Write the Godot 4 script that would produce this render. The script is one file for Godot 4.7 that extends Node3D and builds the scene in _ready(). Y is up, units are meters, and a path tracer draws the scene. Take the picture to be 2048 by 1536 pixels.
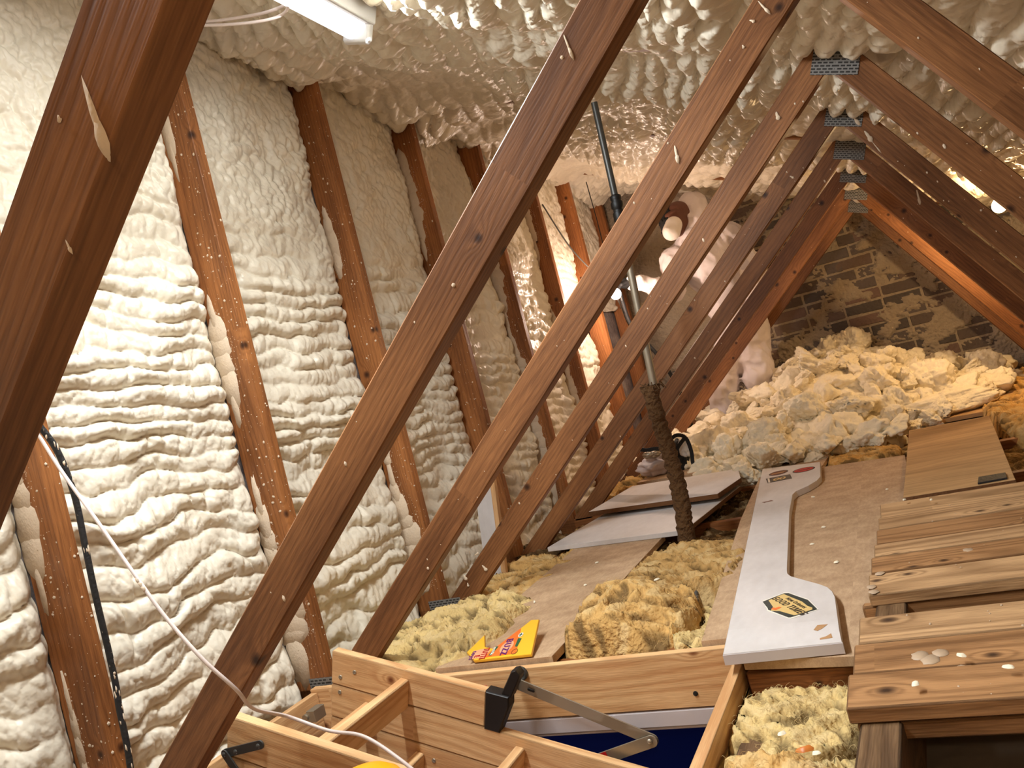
extends Node3D
# World: x right, y up, -z into the loft. Depth d is written as positive and turned by P().

var M := {}
var taken := {}
var rng := RandomNumberGenerator.new()
var nz := FastNoiseLite.new()
var cell := FastNoiseLite.new()
const TH := 0.035
const SLOPE := 0.405
const YU := 1.885

func P(x: float, y: float, d: float) -> Vector3:
	return Vector3(x, y, -d)

func V(x: float, y: float) -> Vector2:
	return Vector2(x, y)

func zk(k: int) -> float:
	return 0.369 + 0.6 * k

# ------------------------------------------------------------------ mesh builder
class MB:
	var v := PackedVector3Array()
	var n := PackedVector3Array()
	var uv := PackedVector2Array()
	var c := PackedColorArray()
	var i := PackedInt32Array()
	var col := Color(1, 1, 1)
	func add(p: Vector3, nn: Vector3, t: Vector2) -> int:
		v.append(p); n.append(nn); uv.append(t); c.append(col)
		return v.size() - 1
	func tri(a: int, b: int, d: int) -> void:
		# Godot fronts run clockwise: flip when the geometric normal agrees with the stored one
		var g := (v[b] - v[a]).cross(v[d] - v[a])
		if g.dot(n[a] + n[b] + n[d]) > 0.0:
			i.append(a); i.append(d); i.append(b)
		else:
			i.append(a); i.append(b); i.append(d)
	func quad(a: int, b: int, d: int, e: int) -> void:
		tri(a, b, d); tri(a, d, e)
	func mesh() -> ArrayMesh:
		var m := ArrayMesh.new()
		if v.is_empty():
			return m
		var ar := []
		ar.resize(Mesh.ARRAY_MAX)
		ar[Mesh.ARRAY_VERTEX] = v
		ar[Mesh.ARRAY_NORMAL] = n
		ar[Mesh.ARRAY_TEX_UV] = uv
		ar[Mesh.ARRAY_COLOR] = c
		ar[Mesh.ARRAY_INDEX] = i
		m.add_surface_from_arrays(Mesh.PRIMITIVE_TRIANGLES, ar)
		return m

func numbered(called: String, parent: Node) -> String:
	var key := str(parent.get_instance_id()) + called
	var k: int = taken.get(key, 0)
	taken[key] = k + 1
	return called if k == 0 else "%s_%03d" % [called, k]

func tag(o: Node, label: String, category: String, group := "", kind := "") -> Node:
	if label: o.set_meta("label", label)
	if category: o.set_meta("category", category)
	if group: o.set_meta("group", group)
	if kind: o.set_meta("kind", kind)
	return o

func thing(called: String, label: String, category: String, at: Vector3, group := "") -> Node3D:
	var o := Node3D.new()
	o.name = numbered(called, self)
	add_child(o, true)
	o.position = at
	tag(o, label, category, group)
	return o

func base_of(parent: Node) -> Vector3:
	var s := Vector3.ZERO
	var p := parent
	while p != self:
		s += (p as Node3D).position
		p = p.get_parent()
	return s

# commits a builder (written in world coordinates) as one named mesh under parent
func obj(called: String, mb, mat: Material, parent: Node = self, label := "") -> MeshInstance3D:
	var o := MeshInstance3D.new()
	o.name = numbered(called, parent)
	o.mesh = mb.mesh() if mb is MB else mb
	o.material_override = mat
	parent.add_child(o, true)
	if parent != self:
		o.position = -base_of(parent)
	if label: o.set_meta("label", label)
	return o

func struct(called: String, mb, mat: Material) -> MeshInstance3D:
	var o := obj(called, mb, mat)
	o.set_meta("kind", "structure")
	return o

# ------------------------------------------------------------------ shapes
func box(mb: MB, c: Vector3, h: Vector3, bs: Basis, bev: float, off := Vector2.ZERO) -> void:
	# chamfered box; u runs along its longest side (metres)
	bev = minf(bev, minf(h.x, minf(h.y, h.z)) * 0.8)
	var lo := h.max_axis_index()
	var ids := {}
	for a in 3:
		for s in 8:
			var sg := Vector3(1 if s & 1 else -1, 1 if s & 2 else -1, 1 if s & 4 else -1)
			var p := Vector3.ZERO
			var nn := Vector3.ZERO
			for q in 3:
				p[q] = sg[q] * (h[q] - (0.0 if q == a else bev))
			nn[a] = sg[a]
			var o1 := (a + 1) % 3
			var o2 := (a + 2) % 3
			var uv := Vector2.ZERO
			if a == lo:
				uv = Vector2(p[o1] * 0.25, p[o2])
			elif o1 == lo:
				uv = Vector2(p[o1], p[o2] + a * 0.37)
			else:
				uv = Vector2(p[o2], p[o1] + a * 0.37)
			ids[a * 8 + s] = mb.add(c + bs * p, bs * nn, uv + off)
	for a in 3:
		var b1 := 1 << ((a + 1) % 3)
		var b2 := 1 << ((a + 2) % 3)
		for s in 2:
			var b0 := (1 << a) * s
			mb.quad(ids[a * 8 + b0], ids[a * 8 + b0 + b1], ids[a * 8 + b0 + b1 + b2], ids[a * 8 + b0 + b2])
	for a in 3: # edges running along a, between faces of the two other axes
		var e1 := (a + 1) % 3
		var e2 := (a + 2) % 3
		for s in 4:
			var b := ((1 << e1) if s & 1 else 0) + ((1 << e2) if s & 2 else 0)
			var t := b + (1 << a)
			mb.quad(ids[e1 * 8 + b], ids[e1 * 8 + t], ids[e2 * 8 + t], ids[e2 * 8 + b])
	for s in 8:
		mb.tri(ids[s], ids[8 + s], ids[16 + s])

func bar(mb: MB, a: Vector3, b: Vector3, up: Vector3, w: float, t: float, bev: float, off := Vector2.ZERO) -> void:
	# board from a to b: w is its width across "up", t its thickness along up
	var x := (b - a).normalized()
	var z := x.cross(up).normalized()
	var y := z.cross(x).normalized()
	box(mb, (a + b) / 2, Vector3(a.distance_to(b) / 2, t / 2, w / 2), Basis(x, y, z), bev, off)

func slab(mb: MB, poly: Array, t0: float, t1: float, bev: float, xf: Transform3D, ud := Vector2(1, 0), off := Vector2.ZERO) -> void:
	# polygon extruded from t0 to t1 along local z, chamfered at both rims
	var p := PackedVector2Array(poly)
	var area := 0.0
	for k in p.size():
		area += p[k].cross(p[(k + 1) % p.size()])
	if area < 0: p.reverse()
	var m := p.size()
	var q := PackedVector2Array()
	var en: Array[Vector2] = []
	for k in m:
		var e := (p[(k + 1) % m] - p[k]).normalized()
		en.append(Vector2(e.y, -e.x))
	for k in m:
		var b := en[k] + en[(k + m - 1) % m]
		var l := maxf(b.length_squared(), 0.3)
		q.append(p[k] - b * (2.0 * bev / l))
	var tris := Geometry2D.triangulate_polygon(p)
	var vd := Vector2(-ud.y, ud.x)
	for s in 2:
		var t := t1 if s else t0
		var nn := (xf.basis * Vector3(0, 0, 1 if s else -1)).normalized()
		var f := mb.v.size()
		for k in m:
			mb.add(xf * Vector3(q[k].x, q[k].y, t), nn, Vector2(q[k].dot(ud), q[k].dot(vd)) + off)
		for k in range(0, tris.size(), 3):
			mb.tri(f + tris[k], f + tris[k + 1], f + tris[k + 2])
	var sg := 1.0 if t1 > t0 else -1.0
	for k in m:
		var k2 := (k + 1) % m
		var n2 := (xf.basis * Vector3(en[k].x, en[k].y, 0)).normalized()
		var rows := [[q, t0], [p, t0 + bev * sg], [p, t1 - bev * sg], [q, t1]]
		var f := mb.v.size()
		for r in 4:
			var ring: PackedVector2Array = rows[r][0]
			var bend := (xf.basis * Vector3(0, 0, -0.7 if r == 0 else (0.7 if r == 3 else 0.0))).normalized() if r in [0, 3] else Vector3.ZERO
			var nn := (n2 + bend * 0.7 * sg).normalized()
			for e in 2:
				var pt := ring[k2 if e else k]
				mb.add(xf * Vector3(pt.x, pt.y, rows[r][1]), nn, Vector2(pt.dot(ud), pt.dot(vd) + rows[r][1]) + off)
		for r in 3:
			mb.quad(f + r * 2, f + r * 2 + 1, f + r * 2 + 3, f + r * 2 + 2)

func flatxf(y: float) -> Transform3D: # polygon in (x, depth), extruded upwards
	return Transform3D(Vector3(1, 0, 0), Vector3(0, 0, -1), Vector3(0, 1, 0), Vector3(0, y, 0))

func facexf(d: float) -> Transform3D: # polygon in (x, y), extruded into the depth
	return Transform3D(Vector3(1, 0, 0), Vector3(0, 1, 0), Vector3(0, 0, -1), Vector3(0, 0, -d))

func tube(mb: MB, pts: Array, r: float, sides := 10, rs: Array = []) -> void:
	var m := pts.size()
	var t0: Vector3 = (pts[1] - pts[0]).normalized()
	var x := t0.cross(Vector3(0.31, 0.9, 0.27)).normalized()
	var f := mb.v.size()
	var run := 0.0
	for k in m:
		var t: Vector3 = (pts[mini(k + 1, m - 1)] - pts[maxi(k - 1, 0)]).normalized()
		x = (x - t * x.dot(t)).normalized()
		var y := t.cross(x)
		var rr: float = rs[k] if rs.size() else r
		if k: run += (pts[k] as Vector3).distance_to(pts[k - 1])
		for s in sides + 1:
			var a := TAU * s / sides
			var nn := x * cos(a) + y * sin(a)
			mb.add(pts[k] + nn * rr, nn, Vector2(run, a * 0.02))
	for k in m - 1:
		for s in sides:
			var a := f + k * (sides + 1) + s
			mb.quad(a, a + 1, a + sides + 2, a + sides + 1)
	for e in 2: # caps
		var k := m - 1 if e else 0
		var nn: Vector3 = (pts[m - 1] - pts[m - 2]).normalized() if e else (pts[0] - pts[1]).normalized()
		var cc := mb.add(pts[k], nn, Vector2.ZERO)
		var g := mb.v.size()
		for s in sides:
			mb.add(mb.v[f + k * (sides + 1) + s], nn, Vector2.ZERO)
		for s in sides:
			mb.tri(cc, g + s, g + (s + 1) % sides)

func curve_pts(ctrl: Array, per := 8) -> Array:
	var out := []
	for k in ctrl.size() - 1:
		var a: Vector3 = ctrl[maxi(k - 1, 0)]
		var b: Vector3 = ctrl[k]
		var c: Vector3 = ctrl[k + 1]
		var d: Vector3 = ctrl[mini(k + 2, ctrl.size() - 1)]
		for s in per:
			out.append(b.cubic_interpolate(c, a, d, float(s) / per))
	out.append(ctrl[-1])
	return out

func lathe(mb: MB, prof: Array, at: Vector3, ax: Vector3, sides := 24) -> void:
	# profile of (radius, height) along ax
	var x := ax.cross(Vector3(0.3, 0.2, 0.9)).normalized()
	var y := ax.cross(x).normalized()
	var f := mb.v.size()
	var m := prof.size()
	for k in m:
		var pa: Vector2 = prof[maxi(k - 1, 0)]
		var pb: Vector2 = prof[mini(k + 1, m - 1)]
		var tn := (pb - pa).normalized()
		for s in sides + 1:
			var a := TAU * s / sides
			var rd := x * cos(a) + y * sin(a)
			mb.add(at + rd * prof[k].x + ax * prof[k].y, (rd * tn.y - ax * tn.x).normalized(), Vector2(float(s) / sides, float(k) / m))
	for k in m - 1:
		for s in sides:
			var a := f + k * (sides + 1) + s
			mb.quad(a, a + 1, a + sides + 2, a + sides + 1)

func dome(mb: MB, at: Vector3, nn: Vector3, tn: Vector3, a: float, b: float, th: float, sides := 8, rag := 0.0) -> void:
	# small blob on a surface: half-axes a along tn, b across, th high
	tn = (tn - nn * tn.dot(nn)).normalized()
	var bt := nn.cross(tn)
	var f := mb.v.size()
	var jit := []
	for s in sides: jit.append(1.0 + rag * rng.randf_range(-1, 1))
	for r in [[1.0, 0.0], [0.75, 0.7]]:
		for s in sides:
			var q := TAU * s / sides
			var dd: Vector3 = tn * cos(q) * a * jit[s] + bt * sin(q) * b * jit[s]
			mb.add(at + dd * r[0] + nn * (th * r[1]), (nn + (tn * cos(q) + bt * sin(q)) * (1.0 - r[1] * 0.7)).normalized(), V(cos(q), sin(q)) * r[0] * 0.01)
	var top := mb.add(at + nn * th, nn, Vector2.ZERO)
	for s in sides:
		var s2 := (s + 1) % sides
		mb.quad(f + s, f + s2, f + sides + s2, f + sides + s)
		mb.tri(f + sides + s, f + sides + s2, top)

func ico(level: int) -> Array:
	var t := (1.0 + sqrt(5.0)) / 2.0
	var vs: Array[Vector3] = [Vector3(-1, t, 0), Vector3(1, t, 0), Vector3(-1, -t, 0), Vector3(1, -t, 0), Vector3(0, -1, t), Vector3(0, 1, t), Vector3(0, -1, -t), Vector3(0, 1, -t), Vector3(t, 0, -1), Vector3(t, 0, 1), Vector3(-t, 0, -1), Vector3(-t, 0, 1)]
	var fs := PackedInt32Array([0, 11, 5, 0, 5, 1, 0, 1, 7, 0, 7, 10, 0, 10, 11, 1, 5, 9, 5, 11, 4, 11, 10, 2, 10, 7, 6, 7, 1, 8, 3, 9, 4, 3, 4, 2, 3, 2, 6, 3, 6, 8, 3, 8, 9, 4, 9, 5, 2, 4, 11, 6, 2, 10, 8, 6, 7, 9, 8, 1])
	for k in vs.size(): vs[k] = vs[k].normalized()
	for l in level:
		var mid := {}
		var nf := PackedInt32Array()
		for k in range(0, fs.size(), 3):
			var ids := []
			for e in 3:
				var a := fs[k + e]
				var b := fs[k + (e + 1) % 3]
				var key := mini(a, b) * 100000 + maxi(a, b)
				if not mid.has(key):
					mid[key] = vs.size()
					vs.append((vs[a] + vs[b]).normalized())
				ids.append(mid[key])
			for q in [fs[k], ids[0], ids[2], fs[k + 1], ids[1], ids[0], fs[k + 2], ids[2], ids[1], ids[0], ids[1], ids[2]]:
				nf.append(q)
		fs = nf
	return [vs, fs]

func closed_mesh(mb: MB, pts: PackedVector3Array, fs: PackedInt32Array) -> void:
	# smooth normals from faces, outward from winding
	var f := mb.v.size()
	var ns := PackedVector3Array()
	ns.resize(pts.size())
	for k in range(0, fs.size(), 3):
		var g := (pts[fs[k + 1]] - pts[fs[k]]).cross(pts[fs[k + 2]] - pts[fs[k]])
		for e in 3: ns[fs[k + e]] += g
	for k in pts.size(): mb.add(pts[k], ns[k].normalized(), V(pts[k].x + pts[k].z * 0.7, pts[k].y))
	for k in range(0, fs.size(), 3):
		mb.i.append(f + fs[k]); mb.i.append(f + fs[k + 2]); mb.i.append(f + fs[k + 1])

func field(nu: int, nv: int, pts: PackedVector3Array, cols = null) -> MB:
	# grid of points (u fastest) to a smooth mesh; faces towards du x dv
	var mb := MB.new()
	var ns := PackedVector3Array()
	var uvs := PackedVector2Array()
	ns.resize(pts.size()); uvs.resize(pts.size())
	for b in nv:
		for a in nu:
			var k := b * nu + a
			var du := pts[b * nu + mini(a + 1, nu - 1)] - pts[b * nu + maxi(a - 1, 0)]
			var dv := pts[mini(b + 1, nv - 1) * nu + a] - pts[maxi(b - 1, 0) * nu + a]
			ns[k] = du.cross(dv).normalized()
			uvs[k] = Vector2(a * 0.01, b * 0.01)
	var ix := PackedInt32Array()
	ix.resize((nu - 1) * (nv - 1) * 6)
	var w := 0
	for b in nv - 1:
		for a in nu - 1:
			var k := b * nu + a
			ix[w] = k; ix[w + 1] = k + nu; ix[w + 2] = k + 1
			ix[w + 3] = k + 1; ix[w + 4] = k + nu; ix[w + 5] = k + nu + 1
			w += 6
	mb.v = pts; mb.n = ns; mb.uv = uvs; mb.i = ix
	if cols == null:
		var cc := PackedColorArray()
		cc.resize(pts.size()); cc.fill(Color.WHITE)
		mb.c = cc
	else:
		mb.c = cols
	return mb

func lettering(parent: Node, text: String, height: float, at: Vector3, e1: Vector3, e2: Vector3, mat: Material, serif := false, bold := true, stretch := 1.0) -> void:
	var tm := TextMesh.new()
	var f := SystemFont.new()
	f.font_names = PackedStringArray(["Droid Serif" if serif else "Droid Sans"])
	f.font_weight = 700 if bold else 400
	tm.font = f
	tm.text = text
	tm.font_size = 64
	tm.pixel_size = height / 46.0
	tm.depth = 0.0004
	tm.material = mat
	var o := MeshInstance3D.new()
	o.name = numbered("lettering", parent)
	o.mesh = tm
	parent.add_child(o, true)
	var x := e1.normalized()
	var y := e2.normalized()
	o.transform = Transform3D(x * stretch, y, x.cross(y), at - base_of(parent))

# ------------------------------------------------------------------ textures
func wood_image(w: int, h: int, lm: float, wm: float, lo: Color, hi: Color, knot: Color, rings: float, knots: int, sd: int, grain := 0.5) -> Array:
	var n1 := FastNoiseLite.new()
	n1.seed = sd; n1.frequency = 1.0; n1.fractal_octaves = 2
	var im := Image.create(w, h, false, Image.FORMAT_RGB8)
	var hm := Image.create(w, h, false, Image.FORMAT_L8)
	var r := RandomNumberGenerator.new()
	r.seed = sd
	var ks := []
	for k in knots: ks.append([r.randf() * lm, r.randf_range(0.12, 0.88) * wm, r.randf_range(0.006, 0.012)])
	for y in h:
		var v := wm * y / h
		for x in w:
			var u := lm * x / w
			var warp := n1.get_noise_2d(u * 0.9, v * 6.0) * 2.2
			var kd := 0.0
			var kk := 0.0
			for q in ks:
				var du: float = (u - q[0]) * 0.55
				var dv: float = v - q[1]
				var d2: float = (du * du + dv * dv) / (q[2] * q[2])
				if d2 < 12.0:
					kd += 2.0 * exp(-d2 * 0.35)
					var e: float = (u - q[0]) * (u - q[0]) * 0.8 + dv * dv
					kk = maxf(kk, clampf(1.25 - sqrt(e) / q[2], 0.0, 1.0))
			var s := sin((v * rings + warp + kd) * TAU)
			s = s * 0.5 + 0.5
			s = s * s
			var fine := n1.get_noise_2d(u * 14.0 + 70.0, v * 520.0)
			var broad := n1.get_noise_2d(u * 1.6 + 9.0, v * 9.0 + 4.0)
			var t := clampf(0.5 + grain * (0.5 - s) + fine * 0.35 + broad * 0.5, 0.0, 1.0)
			var c := lo.lerp(hi, t).lerp(knot, kk * 0.85)
			im.set_pixel(x, y, c)
			hm.set_pixel(x, y, Color.from_hsv(0, 0, clampf(0.6 - s * 0.4 + fine * 0.4, 0, 1)))
	return [ImageTexture.create_from_image(im), ImageTexture.create_from_image(hm)]

func wood(name_: String, tx: Array, lm: float, wm: float, rough: float, bump: float, tint := Color.WHITE) -> StandardMaterial3D:
	var m := StandardMaterial3D.new()
	m.resource_name = name_
	m.albedo_texture = tx[0]
	m.albedo_color = tint
	m.roughness = rough
	m.metallic_specular = 0.4
	m.uv1_scale = Vector3(1.0 / lm, 1.0 / wm, 1)
	m.heightmap_enabled = true
	m.heightmap_texture = tx[1]
	m.heightmap_scale = bump
	return m

func plainm(name_: String, c: Color, rough: float, metal := 0.0, spec := 0.5) -> StandardMaterial3D:
	var m := StandardMaterial3D.new()
	m.resource_name = name_
	m.albedo_color = c
	m.roughness = rough
	m.metallic = metal
	m.metallic_specular = spec
	return m

func noise_tex(kind: int, freq: float, sd: int, size := 512, oct := 3) -> NoiseTexture2D:
	var f := FastNoiseLite.new()
	f.noise_type = kind
	f.seed = sd
	f.frequency = freq
	f.fractal_octaves = oct
	if kind == FastNoiseLite.TYPE_CELLULAR:
		f.cellular_return_type = FastNoiseLite.RETURN_DISTANCE
	var t := NoiseTexture2D.new()
	t.width = size; t.height = size
	t.seamless = true
	t.noise = f
	return t

func bumpy(m: StandardMaterial3D, t: Texture2D, cm: float, per_m: float) -> StandardMaterial3D:
	m.uv1_triplanar = true
	m.uv1_world_triplanar = true
	m.uv1_scale = Vector3.ONE * per_m
	m.heightmap_enabled = true
	m.heightmap_texture = t
	m.heightmap_scale = cm
	return m

func speckle(w: int, sd: int, lo: Color, hi: Color, amount: float) -> ImageTexture:
	var n1 := FastNoiseLite.new()
	n1.seed = sd; n1.frequency = 0.012
	var r := RandomNumberGenerator.new()
	r.seed = sd
	var im := Image.create(w, w, false, Image.FORMAT_RGB8)
	for y in w:
		for x in w:
			im.set_pixel(x, y, lo.lerp(hi, clampf(0.5 + r.randf_range(-amount, amount) + n1.get_noise_2d(x, y) * 0.5 + n1.get_noise_2d(x * 9.0, y * 3.0) * 0.3, 0, 1)))
	return ImageTexture.create_from_image(im)

func plate_tex() -> ImageTexture: # punched nail plate: rows of slots
	var im := Image.create(128, 96, false, Image.FORMAT_RGB8)
	im.fill(Color(0.52, 0.51, 0.50))
	for r in 12:
		for q in 9:
			im.fill_rect(Rect2i(q * 15 + (r % 2) * 7, r * 8 + 2, 11, 4), Color(0.17, 0.165, 0.16))
	return ImageTexture.create_from_image(im)

func materials() -> void:
	var tr := wood_image(2048, 256, 2.4, 0.3, Color(0.43, 0.272, 0.155), Color(0.69, 0.475, 0.295), Color(0.17, 0.09, 0.055), 75.0, 16, 5, 0.24)
	M.truss = wood("stained_timber", tr, 2.4, 0.3, 0.5, 0.03, Color(0.87, 0.86, 0.86))
	M.post = wood("stained_timber_posts", tr, 2.4, 0.3, 0.5, 0.06, Color(1.0, 0.95, 0.88))
	var pi := wood_image(1024, 256, 1.2, 0.3, Color(0.77, 0.57, 0.38), Color(0.91, 0.75, 0.55), Color(0.38, 0.18, 0.08), 30.0, 4, 21, 0.55)
	M.pine = wood("pine", pi, 1.2, 0.3, 0.45, 0.05)
	var pk := wood_image(1024, 256, 1.2, 0.3, Color(0.54, 0.405, 0.27), Color(0.83, 0.67, 0.49), Color(0.20, 0.13, 0.085), 20.0, 7, 33, 0.45)
	M.plank = wood("weathered_plank", pk, 1.2, 0.3, 0.6, 0.06)
	M.plank2 = wood("weathered_plank_dark", pk, 1.2, 0.3, 0.6, 0.06, Color(0.86, 0.80, 0.74))
	M.grey_wood = wood("grey_timber", pk, 1.2, 0.3, 0.75, 0.12, Color(0.62, 0.60, 0.58))
	var sp := speckle(512, 3, Color(0.65, 0.525, 0.40), Color(0.81, 0.685, 0.545), 0.22)
	M.chip = StandardMaterial3D.new()
	M.chip.albedo_texture = sp
	M.chip.roughness = 0.8
	M.chip.uv1_triplanar = true
	M.chip.uv1_world_triplanar = true
	M.chip.uv1_scale = Vector3.ONE * 1.6
	var ply := wood_image(512, 256, 0.9, 0.45, Color(0.65, 0.51, 0.34), Color(0.79, 0.63, 0.44), Color(0.35, 0.2, 0.1), 9.0, 0, 44, 0.35)
	M.ply = wood("hardboard", ply, 0.9, 0.45, 0.7, 0.02)
	M.chip_edge = bumpy(plainm("chip_edge", Color(0.42, 0.27, 0.14), 0.9), noise_tex(FastNoiseLite.TYPE_CELLULAR, 0.08, 4, 256), 0.15, 6.0)
	M.foam = bumpy(plainm("spray_foam", Color(0.90, 0.865, 0.79), 0.36), noise_tex(FastNoiseLite.TYPE_SIMPLEX_SMOOTH, 0.03, 7), 0.22, 2.2)
	M.foam_dry = bumpy(plainm("foam_overspray", Color(0.83, 0.75, 0.65), 0.8), noise_tex(FastNoiseLite.TYPE_CELLULAR, 0.06, 9, 256), 0.1, 8.0)
	M.stain = plainm("dried_foam_film", Color(0.74, 0.64, 0.53), 0.5)
	M.chunk = bumpy(plainm("broken_foam", Color(0.95, 0.905, 0.80), 0.7), noise_tex(FastNoiseLite.TYPE_SIMPLEX_SMOOTH, 0.02, 15), 0.7, 2.6)
	M.wool = bumpy(plainm("mineral_wool", Color.WHITE, 0.95, 0, 0.2), noise_tex(FastNoiseLite.TYPE_SIMPLEX, 0.03, 17, 512, 5), 0.65, 3.0)
	M.wool.vertex_color_use_as_albedo = true
	M.fibre = plainm("wool_fibre", Color(0.80, 0.66, 0.43), 0.9)
	M.plate = StandardMaterial3D.new()
	M.plate.albedo_texture = plate_tex()
	M.plate.metallic = 0.25
	M.plate.roughness = 0.5
	M.plate.uv1_scale = Vector3(1 / 0.115, 1 / 0.09, 1)
	M.plaster = bumpy(plainm("plasterboard", Color(0.55, 0.50, 0.44), 0.9), noise_tex(FastNoiseLite.TYPE_SIMPLEX, 0.02, 2, 256), 0.3, 2.0)
	M.bare = StandardMaterial3D.new()
	M.bare.albedo_texture = speckle(256, 8, Color(0.36, 0.34, 0.36), Color(0.78, 0.73, 0.70), 0.12)
	M.bare.roughness = 0.9
	M.bare.uv1_triplanar = true
	M.bare.uv1_world_triplanar = true
	M.bare.uv1_scale = Vector3.ONE * 1.7
	M.brick = []
	for k in 5:
		var c: Color = [Color(0.41, 0.36, 0.33), Color(0.47, 0.40, 0.36), Color(0.36, 0.33, 0.315), Color(0.50, 0.41, 0.37), Color(0.43, 0.39, 0.37)][k]
		M.brick.append(bumpy(plainm("brick_tone", c, 0.9), noise_tex(FastNoiseLite.TYPE_SIMPLEX, 0.03, 30, 256) if k == 0 else M.brick[0].heightmap_texture, 0.5, 3.0))
	M.mortar = bumpy(plainm("lime_mortar", Color(0.68, 0.62, 0.535), 0.95), M.brick[0].heightmap_texture, 0.8, 3.4)
	M.white_board = StandardMaterial3D.new()
	M.white_board.albedo_texture = speckle(256, 18, Color(0.80, 0.775, 0.76), Color(0.88, 0.86, 0.85), 0.05)
	M.white_board.roughness = 0.45
	M.white_board.uv1_triplanar = true
	M.white_board.uv1_world_triplanar = true
	M.white_board.uv1_scale = Vector3.ONE * 1.3
	M.white = plainm("white_plastic", Color(0.86, 0.86, 0.86), 0.4)
	M.trim = plainm("white_gloss_paint", Color(0.80, 0.77, 0.78), 0.4)
	M.steel = plainm("zinc_steel", Color(0.66, 0.62, 0.55), 0.42, 0.75)
	M.dark_steel = plainm("dark_steel", Color(0.33, 0.33, 0.32), 0.42, 0.6)
	M.black = plainm("black_plastic", Color(0.035, 0.03, 0.028), 0.5)
	M.brown_plastic = plainm("brown_black_plastic", Color(0.07, 0.042, 0.03), 0.5)
	M.strap = plainm("black_webbing", Color(0.03, 0.03, 0.035), 0.7)
	M.white_cable = plainm("white_flex", Color(0.86, 0.80, 0.77), 0.45)
	M.grey_cable = bumpy(plainm("grey_black_duct", Color(0.115, 0.115, 0.12), 0.6), M.foam_dry.heightmap_texture, 0.1, 9.0)
	M.pipe_grey = plainm("grey_flex", Color(0.30, 0.29, 0.27), 0.55)
	M.lagging = bumpy(plainm("brown_lagging", Color(0.33, 0.22, 0.10), 0.95), noise_tex(FastNoiseLite.TYPE_SIMPLEX, 0.03, 23, 256, 4), 1.0, 5.0)
	M.blue = plainm("blue_paint", Color(0.0, 0.11, 0.46), 0.6, 0.0, 0.2)
	M.yellow = plainm("yellow_plastic", Color(0.95, 0.66, 0.03), 0.35)
	M.suit = bumpy(plainm("white_coverall", Color(0.84, 0.80, 0.80), 0.75), noise_tex(FastNoiseLite.TYPE_SIMPLEX_SMOOTH, 0.01, 27, 256, 3), 0.8, 2.5)
	M.skin = plainm("skin", Color(0.36, 0.20, 0.13), 0.6)
	M.hair = plainm("black_hair", Color(0.02, 0.018, 0.017), 0.8)
	M.mask = plainm("white_mask", Color(0.88, 0.85, 0.82), 0.6)
	M.red = plainm("red_print", Color(0.72, 0.10, 0.09), 0.5)
	for q in [["print_green", Color(0.06, 0.17, 0.17)], ["print_white", Color(0.93, 0.91, 0.86)], ["print_cream", Color(0.87, 0.74, 0.47)], ["print_black", Color(0.05, 0.03, 0.04)], ["print_orange", Color(0.93, 0.45, 0.17)], ["print_purple", Color(0.36, 0.10, 0.42)], ["print_leaf", Color(0.14, 0.36, 0.24)], ["print_pink", Color(0.93, 0.66, 0.50)], ["packet", Color(0.97, 0.74, 0.20)], ["print_brown", Color(0.45, 0.22, 0.12)], ["tear_orange", Color(0.80, 0.47, 0.20)], ["tear", Color(0.72, 0.55, 0.38)], ["print_grey", Color(0.25, 0.23, 0.2)]]:
		M[q[0]] = plainm(q[0], q[1], 0.4)
	M.packet.roughness = 0.3

func glowing(name_: String, c: Color, e: float) -> StandardMaterial3D:
	var m := plainm(name_, Color(0.9, 0.9, 0.9), 0.4)
	m.emission_enabled = true
	m.emission = c
	m.emission_energy_multiplier = e
	return m

# ------------------------------------------------------------------ view and light
func view() -> void:
	var cam := Camera3D.new()
	cam.name = "camera"
	cam.fov = rad_to_deg(2.0 * atan(768.0 / 1592.86))
	cam.near = 0.05
	var r := Vector3(0.87553, -0.25052, -0.41314)
	var u := Vector3(0.23826, 0.96774, -0.08189)
	var f := Vector3(-0.42033, 0.02673, -0.90698)
	cam.transform = Transform3D(Basis(r, u, -f).orthonormalized(), Vector3(1.42865, 0.61204, 0))
	add_child(cam)
	cam.current = true
	var we := WorldEnvironment.new()
	we.name = "environment"
	var e := Environment.new()
	e.background_mode = Environment.BG_COLOR
	e.background_color = Color(0.02, 0.02, 0.025)
	e.ambient_light_source = Environment.AMBIENT_SOURCE_DISABLED
	e.tonemap_mode = Environment.TONE_MAPPER_LINEAR
	e.tonemap_exposure = 1.2
	e.sdfgi_enabled = true
	e.ssao_enabled = true
	e.ssil_enabled = true
	we.environment = e
	add_child(we)

func omni(called: String, at: Vector3, c: Color, e: float, size: float) -> void:
	var l := OmniLight3D.new()
	l.name = numbered(called, self)
	l.position = at
	l.light_color = c
	l.light_energy = e
	l.light_size = size
	l.omni_range = 12
	l.omni_attenuation = 2
	l.shadow_enabled = true
	add_child(l, true)

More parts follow.
